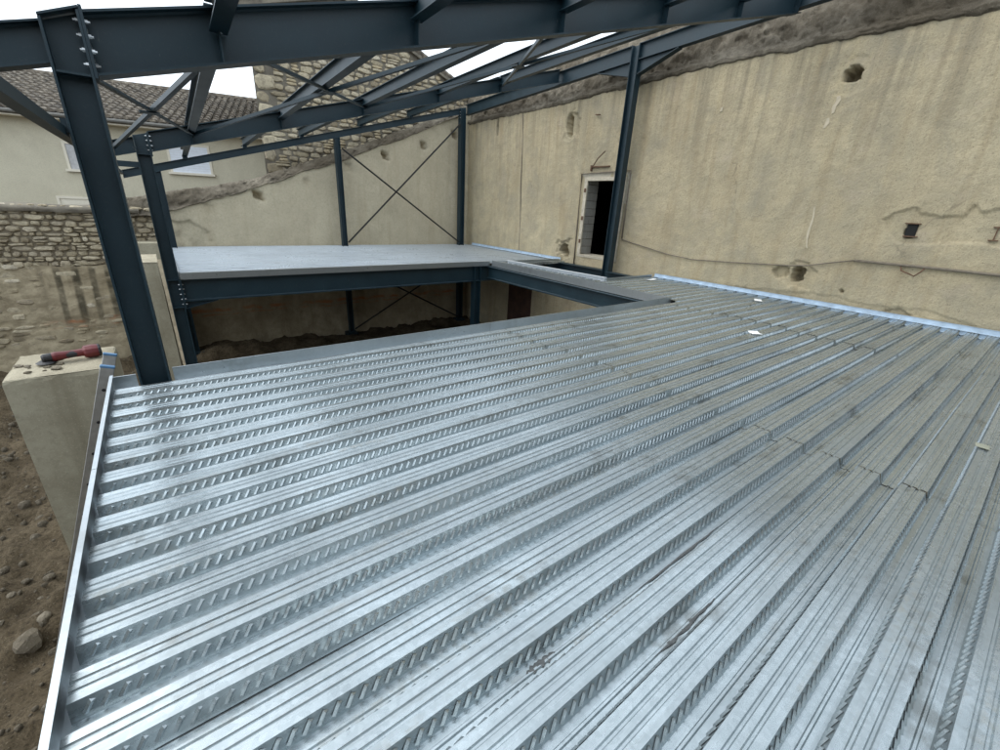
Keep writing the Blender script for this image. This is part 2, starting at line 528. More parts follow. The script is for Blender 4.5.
def rock_mesh(seed, name='rock'):
    import bmesh
    bm = bmesh.new()
    bmesh.ops.create_icosphere(bm, subdivisions=2, radius=1.0)
    r = np.random.default_rng(seed)
    planes = [(Vector(r.normal(size=3)).normalized(), r.uniform(0.62, 0.9)) for _ in range(9)]
    for v in bm.verts:
        d = v.co.normalized()
        k = 1.0
        for n, c in planes:
            q = d.dot(n)
            if q > 1e-3:
                k = min(k, c / q)
        v.co = d * k * r.uniform(0.97, 1.03)
    me = bpy.data.meshes.new(name)
    bm.to_mesh(me)
    bm.free()
    return me
ROCKS = [rock_mesh(100 + i) for i in range(6)]
def ground_z(x, y):
    X, Y = np.array([x]), np.array([y])
    Z = GZ + 0.22 * fbm(X * 0.7, Y * 0.7, 11, 3) + 0.24 * fbm(X * 2.3, Y * 2.3, 21, 5, 0.7)
    Z += 0.5 * np.clip((-X - 2.6) / 2.5, 0, 1) * np.clip((14 - Y) / 6, 0, 1)
    Z -= 0.10 * np.clip(fbm(X * 1.3, Y * 1.3, 51, 3), 0, 1)
    return float(Z[0])
ROCK_SPOTS = [(-1.74, 5.02, .14), (-1.66, 5.26, .07), (-2.0, 5.9, .05), (-1.95, 6.9, .06), (-2.3, 6.3, .04), (-2.6, 8.4, .08), (-2.0, 5.45, .035),
              (-2.45, 7.4, .045), (-2.9, 9.2, .07), (-1.9, 4.4, .03), (-2.15, 5.0, .03), (-3.0, 10.4, .07), (-2.7, 11.2, .08), (-1.75, 5.7, .035), (-2.25, 6.75, .035)]
for i, (x, y, s) in enumerate(ROCK_SPOTS):
    o = link('rock', ROCKS[i % 6], 'field_rock', loc=(x, y, ground_z(x, y) + s * 0.22))
    o.scale = (s * random.uniform(0.9, 1.3), s * random.uniform(0.8, 1.2), s * random.uniform(0.6, 0.9))
    o.rotation_euler = (random.uniform(-.3, .3), random.uniform(-.3, .3), random.uniform(0, 6.28))
    if i == 0:
        tag(o, 'largest pale angular rock lying on the bare earth below the deck edge', 'rock')
    else:
        tag(o, 'small earth coloured stone lying on the bare ground below the deck', 'rock', 'loose stones on the earth')
def earth_clods():
    b = MB()
    r = np.random.default_rng(5)
    ico = ROCKS[1]
    vs = np.array([v.co[:] for v in ico.vertices]); fs = [tuple(p.vertices) for p in ico.polygons]
    for _ in range(1500):
        x, y = r.uniform(-4.5, -1.0), r.uniform(3.0, 14.0)
        s = 0.012 + 0.05 * r.random() ** 3
        b.add(vs * s * r.uniform(0.7, 1.3, 3) + np.array([x, y, ground_z(x, y) + s * .2]), fs)
    me = bpy.data.meshes.new('gravel'); me.from_pydata(b.v, [], b.f); me.update()
    o = link('gravel', me, 'field_rock')
    tag(o, 'gravel and small clods scattered over the bare earth', 'gravel', kind='stuff')
earth_clods()

# ------------------------------------------------------------------ rubble stones
def stone_variant(seed):
    r = np.random.default_rng(seed)
    n = 9
    an = np.sort(np.linspace(0, 2 * np.pi, n, endpoint=False) + r.uniform(-0.22, 0.22, n))
    ca, sa = np.cos(an), np.sin(an)
    rad = 0.5 / np.maximum(np.abs(ca), np.abs(sa)) ** 0.72 * r.uniform(0.86, 1.04, n)
    vs, fs = [], []
    tilt = r.uniform(-0.25, 0.25, 2)
    for y, k in ((0.0, 1.0), (-0.62, 0.97), (-0.95, 0.74)):
        for i in range(n):
            x, z = ca[i] * rad[i] * k, sa[i] * rad[i] * k
            vs.append((x, y * (1 + tilt[0] * x + tilt[1] * z) + r.uniform(-0.06, 0.06) * (y < 0), z))
    vs.append((r.uniform(-.1, .1), -1.02, r.uniform(-.1, .1)))
    for g in (0, 1):
        for i in range(n):
            j = (i + 1) % n
            fs.append((g * n + i, (g + 1) * n + i, (g + 1) * n + j, g * n + j))
    for i in range(n):
        fs.append((2 * n + i, 3 * n, 2 * n + (i + 1) % n))
    b = MB().add(vs, fs)
    me = b.mesh('stone')
    for p in me.polygons:
        p.use_smooth = False
    return me
def rubble_layout(seed, x0, x1, z0, z1, hr, wr):
    r = np.random.default_rng(seed)
    out = []
    z = z0
    while z < z1:
        h = r.uniform(*hr)
        x = x0 + r.uniform(-wr[0], 0)
        while x < x1:
            w = r.uniform(*wr) * (0.6 + 0.8 * r.random())
            hh = h * r.uniform(0.72, 1.12)
            if r.random() < 0.16 and h > hr[0] * 1.2:      # two flat ones stacked
                out.append((x + w / 2, z + h * 0.26, w, h * 0.5))
                out.append((x + w / 2 + r.uniform(-.02, .02), z + h * 0.75, w * r.uniform(.85, 1.05), h * 0.48))
            else:
                out.append((x + w / 2, z + h / 2 + r.uniform(-.012, .012), w, hh))
            x += w + r.uniform(0.0, 0.012)
        z += h * 0.97
    return out
def lay_stones(stones, y, parent, mat, depth, variants, gap=0.985, limit=300):
    stones = sorted(stones, key=lambda s: -s[2] * s[3])
    r = np.random.default_rng(3)
    for (cx, cz, w, h) in stones[:limit]:
        o = link('stone', variants[r.integers(len(variants))], mat, parent, loc=(cx, y, cz))
        o.scale = (w * gap * (1 if r.random() < .5 else -1), depth * r.uniform(0.55, 1.25), h * gap)
        o.rotation_euler = (0, r.uniform(-0.07, 0.07), 0)
    rest = stones[limit:]
    if rest:
        b = MB()
        for (cx, cz, w, h) in rest:
            me = variants[r.integers(len(variants))]
            d = depth * r.uniform(0.5, 1.1)
            b.add([(cx + v.co.x * w * gap, y + v.co.y * d, cz + v.co.z * h * gap) for v in me.vertices], [tuple(p.vertices) for p in me.polygons])
        o = b.build('small_stones', mat, parent)
        tag(o, kind='stuff')

# ------------------------------------------------------------------ right-hand rendered wall
def prof_wall_top(y):
    return 4.02 + 0.16 * np.clip((11 - y) / 5, 0, 1) + 0.05 * fbm(y * 1.7, y * 0 + 3, 71, 4, 0.6)
def build_right_wall():
    base = (XW, 5.0, GZ)
    t = thing('rendered_wall', 'tall beige rendered wall with a dark doorway and knocked-out holes beside the deck', 'wall', base)
    step = 0.022
    ys = np.arange(-5.0, 14.42, step)
    n_z = int((4.12 - (GZ - .3)) / step)
    v = np.linspace(0, 1, n_z)
    Y, V = np.meshgrid(ys, v)
    Z = (GZ - 0.3) + V * (prof_wall_top(Y) - (GZ - 0.3))
    dx = 0.035 * fbm(Y * 0.45, Z * 0.45, 31, 3) + 0.012 * fbm(Y * 2.2, Z * 2.2, 41, 4, 0.6) + 0.006 * fbm(Y * 9, Z * 9, 45, 2)
    jag = 0.06 * fbm(Y * 5, Z * 5, 61, 3, 0.6)
    def hole(cy, cz, ry, rz, depth, rim=0.0, rimw=1.7, pw=2.6):
        nonlocal dx
        d = ((np.abs((Y - cy) / ry)) ** pw + (np.abs((Z - cz) / rz)) ** pw) ** (1 / pw) + 0.55 * fbm(Y * 3.1, Z * 3.1, 261, 3, .6) + 0.30 * fbm(Y * 11, Z * 11, 265, 3, .6)
        if rim:
            d2 = d + 0.9 * fbm(Y * 2.3 + cy, Z * 2.3, 267, 3, .6) + .35 * fbm(Y * 9, Z * 9, 269, 2)
            dx = dx + rim * np.clip((rimw - d2) / 0.12, 0, 1)
        dx = dx + depth * np.clip((1.03 - d) / 0.09, 0, 1)
    hole(3.12, 3.65, 0.125, 0.115, 0.42, 0.012, 2.0)
    hole(3.03, 0.48, 0.14, 0.14, 0.40, 0.03, 1.9)
    hole(3.33, 0.50, 0.15, 0.13, 0.10, 0.0)
    hole(9.10, 0.28, 0.17, 0.19, 0.34, 0.04, 1.8)
    hole(9.28, 3.54, 0.24, 0.26, 0.05, 0.02, 1.3)
    hole(9.40, 3.52, 0.10, 0.21, 0.30)
    hole(12.62, 3.72, 0.05, 0.27, 0.25, 0, 1, 6)
    hole(1.69, 1.36, 0.055, 0.085, 0.35, 0, 1, 7)
    hole(2.30, 0.30, 0.03, 0.03, 0.10)
    patch = [(2.06, 1.48), (1.98, 1.59), (1.72, 1.69), (1.64, 1.6), (1.4, 1.575), (1.18, 1.6), (1.09, 1.74), (1.01, 1.66), (0.80, 1.72), (0.2, 1.70), (-.4, 1.60),
             (-.4, 1.2), (0.1, 1.15), (0.68, 1.2), (1.01, 1.24), (1.53, 1.15), (1.81, 1.16), (1.97, 1.31)]
    ip = inpoly(Y + jag * 0.35, Z + jag * 0.35, patch)
    dx = dx + np.where(ip, 0.028, 0.0)
    low = [(1.75, -.2), (1.62, .10), (1.45, .16), (1.30, .08), (1.22, -.2)]
    dx = dx + np.where(inpoly(Y + jag * .4, Z + jag * .4, low), 0.03, 0.0)
    shell = [(4.2, -.3), (4.1, .06), (3.6, .12), (2.9, .18), (2.3, .20), (1.8, .14), (1.2, .22), (0.6, .1), (0.3, -.3)]
    dx = dx + np.where(inpoly(Y + jag * .8, Z + jag * 0.8, shell), 0.014, 0.0)
    # door opening: drop the cells inside
    dy0, dy1, dz0, dz1 = 7.26, 8.57, 0.25, 2.16
    Yc, Zc = (Y[:-1, :-1] + Y[1:, 1:]) / 2, (Z[:-1, :-1] + Z[1:, 1:]) / 2
    keep = ~((Yc > dy0) & (Yc < dy1) & (Zc > dz0) & (Zc < dz1))
    P = np.stack([XW + dx, Y, Z], -1)
    link('render_face', grid_mesh('render_face', P, keep), 'beige_render', t)
    # weathered top: drip ledge then rough slope back to the crest
    prof = np.array([(0.02, -0.04), (-0.045, -0.01), (-0.06, 0.04), (-0.02, 0.09), (0.03, 0.13), (0.10, 0.28), (0.18, 0.50), (0.26, 0.74), (0.36, 0.98), (0.46, 1.15), (0.62, 1.24), (1.1, 1.22), (1.2, 0.8)])
    nn = 48
    s = np.linspace(0, len(prof) - 1, nn)
    px = np.interp(s, range(len(prof)), prof[:, 0]); pz = np.interp(s, range(len(prof)), prof[:, 1])
    yy = np.arange(-5.0, 14.9, 0.032)
    YY, S = np.meshgrid(yy, np.arange(nn))
    w = np.clip((S - 9) / 10, 0.2, 1)
    rk = np.abs(fbm(YY * 4.2, S * 0.33, 87, 4, 0.7))
    CX = XW + px[S] + 0.10 * w * fbm(YY * 2.6, S * 0.16, 81, 5, 0.75) + 0.13 * w * rk
    CZ = prof_wall_top(YY) + pz[S] + 0.12 * w * fbm(YY * 3.2, S * 0.22, 91, 5, 0.75) + 0.035 * fbm(YY * 6, S * .07, 95, 4, .7)
    c = link('coping', grid_mesh('coping', np.stack([CX, YY, CZ], -1)), 'old_mortar', t)
    tag(c, 'dark weathered mortar coping with a broken drip edge')
    # body behind the face so that the wall has thickness
    b = MB().box(XW + 0.7, XW + 1.1, -5.0, 5.3, GZ, 4.3).box(XW + 0.7, XW + 1.1, 11.2, 14.9, GZ, 4.3).box(XW + .7, XW + 1.1, 5.3, 11.2, 3.35, 4.3)
    b.box(XW + .7, XW + 1.1, 5.3, 11.2, GZ, -.35)
    b.build('wall_core', 'dark_mortar', t)
    # reveal: concrete blocks on the far jamb, plain on the near one
    z = dz0
    k = 0
    while z < dz1 - 0.02:
        h = min(0.2, dz1 - z)
        o = 0.0 if k % 2 == 0 else 0.24
        for x0, x1 in ((XW + .012, XW + 0.28 - (0.1 if k % 2 else 0)), (XW + 0.288 - (0.1 if k % 2 else 0), XW + 0.52)):
            MB().box(x0, x1, dy1 - 0.002 * (k % 3), dy1 + 0.16, z + .005, z + h - .006).build('block', 'concrete_block', t, bevel=0.005)
        z += 0.2
        k += 1
    MB().box(XW + .03, XW + .515, dy1 + .012, dy1 + .15, dz0, dz1).build('mortar_bed', 'dark_mortar', t)
    MB().box(XW + 0.005, XW + 0.52, dy0 - 0.14, dy0, dz0, dz1).build('jamb', 'bare_mortar', t)
    MB().box(XW + 0.004, XW + 0.52, dy0 - .14, dy1 + .16, dz1, dz1 + 0.16).build('lintel', 'bare_mortar', t)
    MB().box(XW - 0.015, XW + 0.52, dy0 - .05, dy1 + .03, dz0 - 0.07, dz0).build('sill', 'bare_mortar', t, bevel=.008)
    # room behind, coloured near black to stand in for its lack of light
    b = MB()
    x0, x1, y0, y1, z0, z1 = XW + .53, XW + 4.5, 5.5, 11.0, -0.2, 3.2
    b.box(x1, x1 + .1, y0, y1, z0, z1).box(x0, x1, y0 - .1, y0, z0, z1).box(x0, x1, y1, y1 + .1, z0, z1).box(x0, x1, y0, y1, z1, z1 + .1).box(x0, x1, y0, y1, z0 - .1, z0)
    b.build('room', 'shade_black', t)
    # door frame
    f = MB().box(XW - .02, XW + .035, dy1 - .075, dy1 + .03, dz0, dz1 + .05).build('door_frame', 'frame_cream', t, bevel=.004)
    MB().box(XW - .02, XW + .035, dy0 - .03, dy0 + .045, dz0, dz1 + .05).build('door_frame', 'frame_cream', t, bevel=.004)
    MB().box(XW - .018, XW + .035, dy0 + .045, dy1 - .075, dz1 - .03, dz1 + .05).build('door_frame', 'frame_cream', t, bevel=.004)
    for hz in (0.55, 1.15, 1.85):
        MB().box(XW - .036, XW - .02, dy1 - .06, dy1 + .0, hz, hz + .10).build('hinge', 'rust', t)
    # lime drips and broken mortar edges: thin raised smears on the render
    def smear(pts, w, name='mortar_streak', mat='chalk', seed=0):
        r = np.random.default_rng(seed)
        b = MB()
        L, Rr = [], []
        for i, (y, zz) in enumerate(pts):
            ww = w * r.uniform(0.5, 1.2)
            L.append((y - ww, zz)); Rr.append((y + ww, zz + r.uniform(-.02, .02)))
        ring = L + Rr[::-1]
        n = len(ring)
        xs = XW - 0.014
        vs = [(xs, y, z_) for y, z_ in ring] + [(XW + 0.05, y, z_) for y, z_ in ring]
        fs = [(i, i + 1, n - 2 - i, n - 1 - i) for i in range(len(pts) - 1)]
        fs += [(i, (i + 1) % n, n + (i + 1) % n, n + i) for i in range(n)]
        b.add(vs, fs)
        return b.build(name, mat, t)
    smear([(3.02 + .13 * q + .02 * math.sin(9 * q), 0.95 + 1.1 * q) for q in np.linspace(0, 1, 14)], 0.018, seed=1)
    smear([(3.22, 3.36), (3.20, 3.30), (3.24, 3.2), (3.23, 3.12)], 0.03, seed=2)
    smear([(3.28, 3.05), (3.27, 2.97), (3.30, 2.9)], 0.03, seed=3)
    smear([(5.20, 3.36), (5.19, 3.44)], 0.02, seed=4)
    # vertical joint
    MB().tube([(XW - .012, 11.16, 0.02), (XW - .012, 11.18, 1.0), (XW - .012, 11.27, 2.0), (XW - .012, 11.30, 3.2), (XW - .02, 11.36, 4.1)], 0.014, 6).build('drain_line', 'cable_brown', t)
    # cut steel joist ends left in the wall
    sec = isec(0.19, 0.10, 0.012, 0.014)
    MB().sweep(sec, (XW - .012, 0.78, 1.275), (XW + .2, 0.78, 1.275), (0, 1, 0), (0, 0, 1)).build('joist_stub', 'rust', t)
    MB().box(XW - .01, XW + .1, 1.585, 1.765, 1.258, 1.272).box(XW - .01, XW + .1, 1.60, 1.79, 1.448, 1.462).build('joist_stub', 'rust', t)
    MB().box(XW + .02, XW + .04, 1.628, 1.752, 1.273, 1.447).build('pocket_shade', 'shade_black', t)  # near-black plate paints the shade inside the pocket
    MB().box(XW - .03, XW + .1, 10.35, 11.55, GZ, -1.02).build('lower_door', 'red_brown', t)
    return t
build_right_wall()

# ------------------------------------------------------------------ unseen building added behind the viewpoint to darken reflections
rw = thing('added_rear_building', 'unseen dark building added behind the viewpoint to darken reflections in the steel', 'building', (2.0, -6.5, GZ))
MB().box(-14.0, XW + 1.0, -9.0, -6.0, GZ - .3, 4.2).build('wall', 'dark_mortar', rw)  # wall of the added unseen building
MB().add([(-14.3, -5.6, 4.2), (XW + 1.2, -5.6, 4.2), (XW + 1.2, -9.4, 5.3), (-14.3, -9.4, 5.3), (-14.3, -5.6, 4.32), (XW + 1.2, -5.6, 4.32), (XW + 1.2, -9.4, 5.42), (-14.3, -9.4, 5.42)],
         [(0, 3, 2, 1), (4, 5, 6, 7), (0, 1, 5, 4), (1, 2, 6, 5), (2, 3, 7, 6), (3, 0, 4, 7)]).build('roof', 'clay_tile', rw)  # roof of the added unseen building

# cables and iron on that wall
def wire(name, pts, r, mat, label, cat, n=7):
    o = MB().tube(pts, r, n).build(name, mat, smooth=True)
    return tag(o, label, cat)
XC = XW - .028
wire('conduit', [(XC, 8.66, -0.05), (XC, 8.69, 1.2), (XC, 8.72, 2.30), (XC, 7.93, 2.325), (XC, 7.14, 2.34), (XC, 7.13, 1.5), (XC, 7.12, 0.78)], 0.016, 'cable_brown',
     'thin brown conduit framing the dark doorway in the beige wall', 'conduit')
wire('cable', [(XC, 7.12, 0.76), (XC, 6.5, 0.66), (XC, 5.8, .55), (XC, 5.16, 0.50), (XC, 4.3, .545), (XC, 3.52, 0.60), (XC - .01, 3.2, .62), (XC - .02, 2.92, 0.66), (XC, 2.55, .76), (XC, 2.26, 0.83)], 0.011,
     'cable_brown', 'thin sagging cable running from the doorway across the beige wall', 'cable')
wire('pipe', [(XC - .01, 2.26, 0.83), (XC - .01, 1.4, 0.835), (XC - .01, 0.56, 0.83), (XC - .01, -1.2, 0.81), (XC - .01, -3.5, .80)], 0.022, 'cable_brown',
     'straight rusty brown pipe fixed low along the beige wall', 'pipe')
wire('wire_loop', [(XC - .01, 1.64, 0.82), (XC - .04, 1.61, 0.75), (XC - .05, 1.50, 0.715), (XC - .05, 1.44, .69), (XC - .04, 1.38, 0.76), (XC - .01, 1.35, 0.83)], 0.011, 'rust',
     'bent rusty wire loop hanging under the wall pipe', 'wire')
br = thing('iron_bracket', 'rusty iron bracket with a slanting rod fixed above the doorway', 'bracket', (XW, 8.2, 2.45))
MB().box(XW - .05, XW + .03, 7.82, 8.42, 2.445, 2.475).build('bar', 'rust', br)
MB().tube([(XW - .03, 8.38, 2.45), (XW - .12, 8.15, 2.64), (XW - .10, 7.95, 2.80)], 0.013, 6).build('rod', 'rust', br)
MB().box(XW - .04, XW + .02, 8.40, 8.44, 2.36, 2.50).build('hook', 'rust', br)
wire('iron_pin', [(XW + .05, 8.44, 3.655), (XW - .05, 8.45, 3.65), (XW - .06, 8.29, 3.63)], 0.014, 'rust', 'short bent iron pin in the wall high above the doorway', 'pin')

# ------------------------------------------------------------------ back boundary wall, stone gable
BW_X = [-12, -0.9, -0.4, 0.49, 2.3, 4.5, 6.8, 8.63, 9.6]
BW_RT = [0.60, 0.62, 0.70, 0.86, 1.47, 2.30, 3.21, 4.03, 4.45]      # top of the render
BW_CT = [0.88, 0.90, 1.08, 1.30, 1.70, 2.52, 3.43, 4.24, 4.7]       # top of the coping
def build_back_wall():
    t = thing('boundary_wall', 'old boundary wall, beige render stepping down to exposed rubble stones on the left', 'wall', (2.0, YB, GZ))
    step = 0.045
    xs = np.arange(0.12, 9.5, step)
    v = np.linspace(0, 1, 120)
    X, V = np.meshgrid(xs, v)
    top = np.interp(X, BW_X, BW_RT) + 0.05 * fbm(X * 2.2, X * 0, 171, 3)
    Z = GZ - .3 + V * (top - GZ + .3)
    dy = 0.04 * fbm(X * .5, Z * .5, 131, 3) + 0.012 * fbm(X * 2.4, Z * 2.4, 141, 4, .6)
    for (cx, cz, s, d) in [(2.46, 1.33, .11, .3), (3.79, 1.77, .08, .06), (5.07, 2.27, .10, .07), (6.26, 2.70, .10, .3), (7.62, 3.14, .10, .3), (8.84, 3.60, .10, .3), (1.30, 0.93, .10, .05)]:
        q = np.maximum(np.abs(X - cx + (Z - cz) * .25), np.abs(Z - cz + (X - cx) * .3)) / s + 0.12 * fbm(X * 6, Z * 6, 151, 2)
        dy = dy + d * np.clip((1.05 - q) / .3, 0, 1) + 0.012 * np.clip((1.8 - q) / .2, 0, 1)
    pt = [(0.2, 0.62), (0.5, 0.60), (0.75, 0.62), (0.96, 0.50), (1.12, .38), (1.2, 0.01), (1.15, -.2), (0.2, -.2)]
    jj = 0.05 * fbm(X * 4, Z * 4, 161, 3)
    dy = dy + np.where(inpoly(X + jj, Z + jj, pt), 0.05 + .05 * fbm(X * 5, Z * 5, 166, 3), 0)
    PB = np.stack([X, YB + dy, Z], -1)
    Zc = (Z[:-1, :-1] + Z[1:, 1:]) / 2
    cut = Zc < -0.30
    link('render_face', grid_mesh('render_face', PB, ~cut), 'back_render', t)
    shaded_low = grid_mesh('rough_or_shaded_base', PB, cut)
    link('rough_or_shaded_base', shaded_low, 'rubble_render', t)  # darker render below floor level paints in the shade of the opening
    # sloping mortar coping
    prof = np.array([(0.03, -.03), (-.05, 0.0), (-.06, .05), (0.0, .08), (.05, .3), (.14, .6), (.26, .9), (.36, 1.0), (.7, 1.02)])
    nn = 22
    s = np.linspace(0, len(prof) - 1, nn)
    py = np.interp(s, range(len(prof)), prof[:, 0]); pz = np.interp(s, range(len(prof)), prof[:, 1])
    xx = np.arange(-0.75, 9.6, 0.035)
    XX, S = np.meshgrid(xx, np.arange(nn))
    lo = np.interp(XX, BW_X, BW_RT) + 0.05 * fbm(XX * 2.2, XX * 0, 171, 3)
    hi = np.interp(XX, BW_X, BW_CT)
    w = np.clip((S - 3) / 6, .2, 1)
    CY = YB + py[S] + 0.08 * w * fbm(XX * 3.2, S * .3, 181, 5, .75) + .07 * w * np.abs(fbm(XX * 4.5, S * .5, 185, 4, .7))
    CZ = lo + (hi - lo) * pz[S] + 0.06 * w * fbm(XX * 3.6, S * .35, 191, 5, .75) + .025 * fbm(XX * 7, S * .1, 195, 3)
    link('coping', grid_mesh('coping', np.stack([XX, CY, CZ], -1)), 'old_mortar', t)
    # left part: rough rendered base and stones above
    xs = np.arange(-12, 0.16, 0.06); v = np.linspace(0, 1, 64)
    X, V = np.meshgrid(xs, v)
    Z = GZ - .4 + V * (-0.42 - GZ + .4) + 0.05 * fbm(X * 1.1, V * 0, 201, 3) * V
    dy = 0.07 * fbm(X * 1.6, Z * 3.2, 211, 4, .65) + .05 * fbm(X * .5, Z * .5, 213, 2) - 0.05
    link('rough_or_shaded_base', grid_mesh('rough_or_shaded_base', np.stack([X, YB + .1 + dy, Z], -1)), 'rubble_render', t)
    MB().box(-12, 0.12, YB + .11, YB + .6, GZ - .3, 0.86).build('wall_core', 'joint_mortar', t)
    MB().box(0.12, 9.6, YB + .32, YB + .8, GZ - .3, 0.55).build('wall_core', 'dark_mortar', t)
    cap_x = np.arange(-12, -0.2, 0.06)
    CXX, S = np.meshgrid(cap_x, np.arange(8))
    cy = np.array([.02, -.02, 0.0, .12, .3, .45, .6, .62])[S]
    cz = np.array([-.06, 0.0, .05, .09, .10, .08, .03, -.2])[S]
    link('cap', grid_mesh('cap', np.stack([CXX, YB + cy + .03 * fbm(CXX * 3, S * .6, 221, 3), 0.82 + cz + .03 * fbm(CXX * 2.2, S * .4, 223, 3)], -1)), 'dark_mortar', t)
    st = [s_ for s_ in rubble_layout(17, -4.3, -0.05, -0.46, 0.80, (0.055, 0.145), (0.12, 0.29)) if s_[0] < 0.1]
    lay_stones(st, YB + .14, t, 'limestone', 0.105, STV, 0.975, 220)
    low = [s_ for s_ in rubble_layout(19, -4.6, -1.2, -2.3, -0.5, (0.10, 0.19), (0.16, 0.42)) if random.random() < .8]
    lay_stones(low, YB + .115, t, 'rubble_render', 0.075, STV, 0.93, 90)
    # marks on the base: spray line and mould runs, thin skins that follow the face
    def skin(name, mat, poly, dy_):
        b = MB()
        vs = [(x, YB + dy_, z) for x, z in poly] + [(x, YB + dy_ + .2, z) for x, z in poly]
        n = len(poly)
        b.add(vs, [tuple(range(n))] + [(i, (i + 1) % n, n + (i + 1) % n, n + i) for i in range(n)])
        return b.build(name, mat, t)
    return t
STV = [stone_variant(300 + i) for i in range(18)]
bwall = build_back_wall()

def build_gable():
    YG = 14.95
    t = thing('stone_house', 'gable end of a pale rubble stone house rising behind the boundary wall', 'house', (6.0, YG, GZ))
    roof = lambda x: np.interp(x, [2.0, 5.4, 12.5], [5.55, 6.62, 3.85])
    pts = [(2.86, GZ), (11.5, GZ), (11.5, float(roof(11.5))), (5.4, 6.62), (2.86, float(roof(2.86)))]
    b = MB()
    n = len(pts)
    b.add([(x, YG, z) for x, z in pts] + [(x if x > 5 else x + 1.7, YG + 6, z) for x, z in pts], [tuple(range(n)), tuple(range(2 * n - 1, n - 1, -1))] + [(i, (i + 1) % n, n + (i + 1) % n, n + i) for i in range(n)])
    b.build('wall', 'dark_mortar', t)
    st = [s for s in rubble_layout(23, 2.9, 10.2, 1.5, 6.6, (0.12, 0.21), (0.20, 0.42))
          if s[1] > float(np.interp(s[0], BW_X, BW_CT)) - 0.15 and s[1] + s[3] / 2 < float(roof(s[0])) - 0.02 and s[0] - s[2] / 2 > 2.84]
    st = [s for s in st if not (s[0] < 3.25)]
    q = 1.6
    k = 0
    while q < 5.7:                               # dressed quoins at the corner
        h = random.uniform(.26, .40)
        wd = (0.52 if k % 2 else 0.34) * random.uniform(.9, 1.05)
        st.append((2.86 + wd / 2, q + h / 2, wd, h * .97))
        q += h; k += 1
    lay_stones(st, YG + .03, t, 'gable_stone', 0.085, STV, 0.965)
    for (xa, xb) in ((2.5, 5.4), (5.4, 12.5)):
        za, zb = float(roof(xa)), float(roof(xb))
        MB().add([(xa, YG - .12, za), (xb, YG - .12, zb), (xb, YG - .12, zb + .14), (xa, YG - .12, za + .14), (xa, YG + 6, za), (xb, YG + 6, zb), (xb, YG + 6, zb + .14), (xa, YG + 6, za + .14)],
                 [(0, 1, 2, 3), (7, 6, 5, 4), (0, 4, 5, 1), (3, 2, 6, 7), (1, 5, 6, 2), (0, 3, 7, 4)]).build('roof_slope', 'dark_mortar', t)
    b = MB()
    for (xa, xb) in ((2.5, 5.4), (5.4, 12.5)):
        nT = int(abs(xb - xa) / .34)
        for i in range(nT):
            x0, x1 = xa + (xb - xa) * i / nT, xa + (xb - xa) * (i + 1.12) / nT
            z0, z1 = float(roof(x0)) + .15, float(roof(min(max(x1, 2), 12.5))) + .17
            b.tube([(x0, YG - .06, z0), (x1, YG - .06, z1)], [.10, .085], 8)
    o = b.build('verge_tiles', 'clay_tile', t); tag(o, kind='stuff')
build_gable()

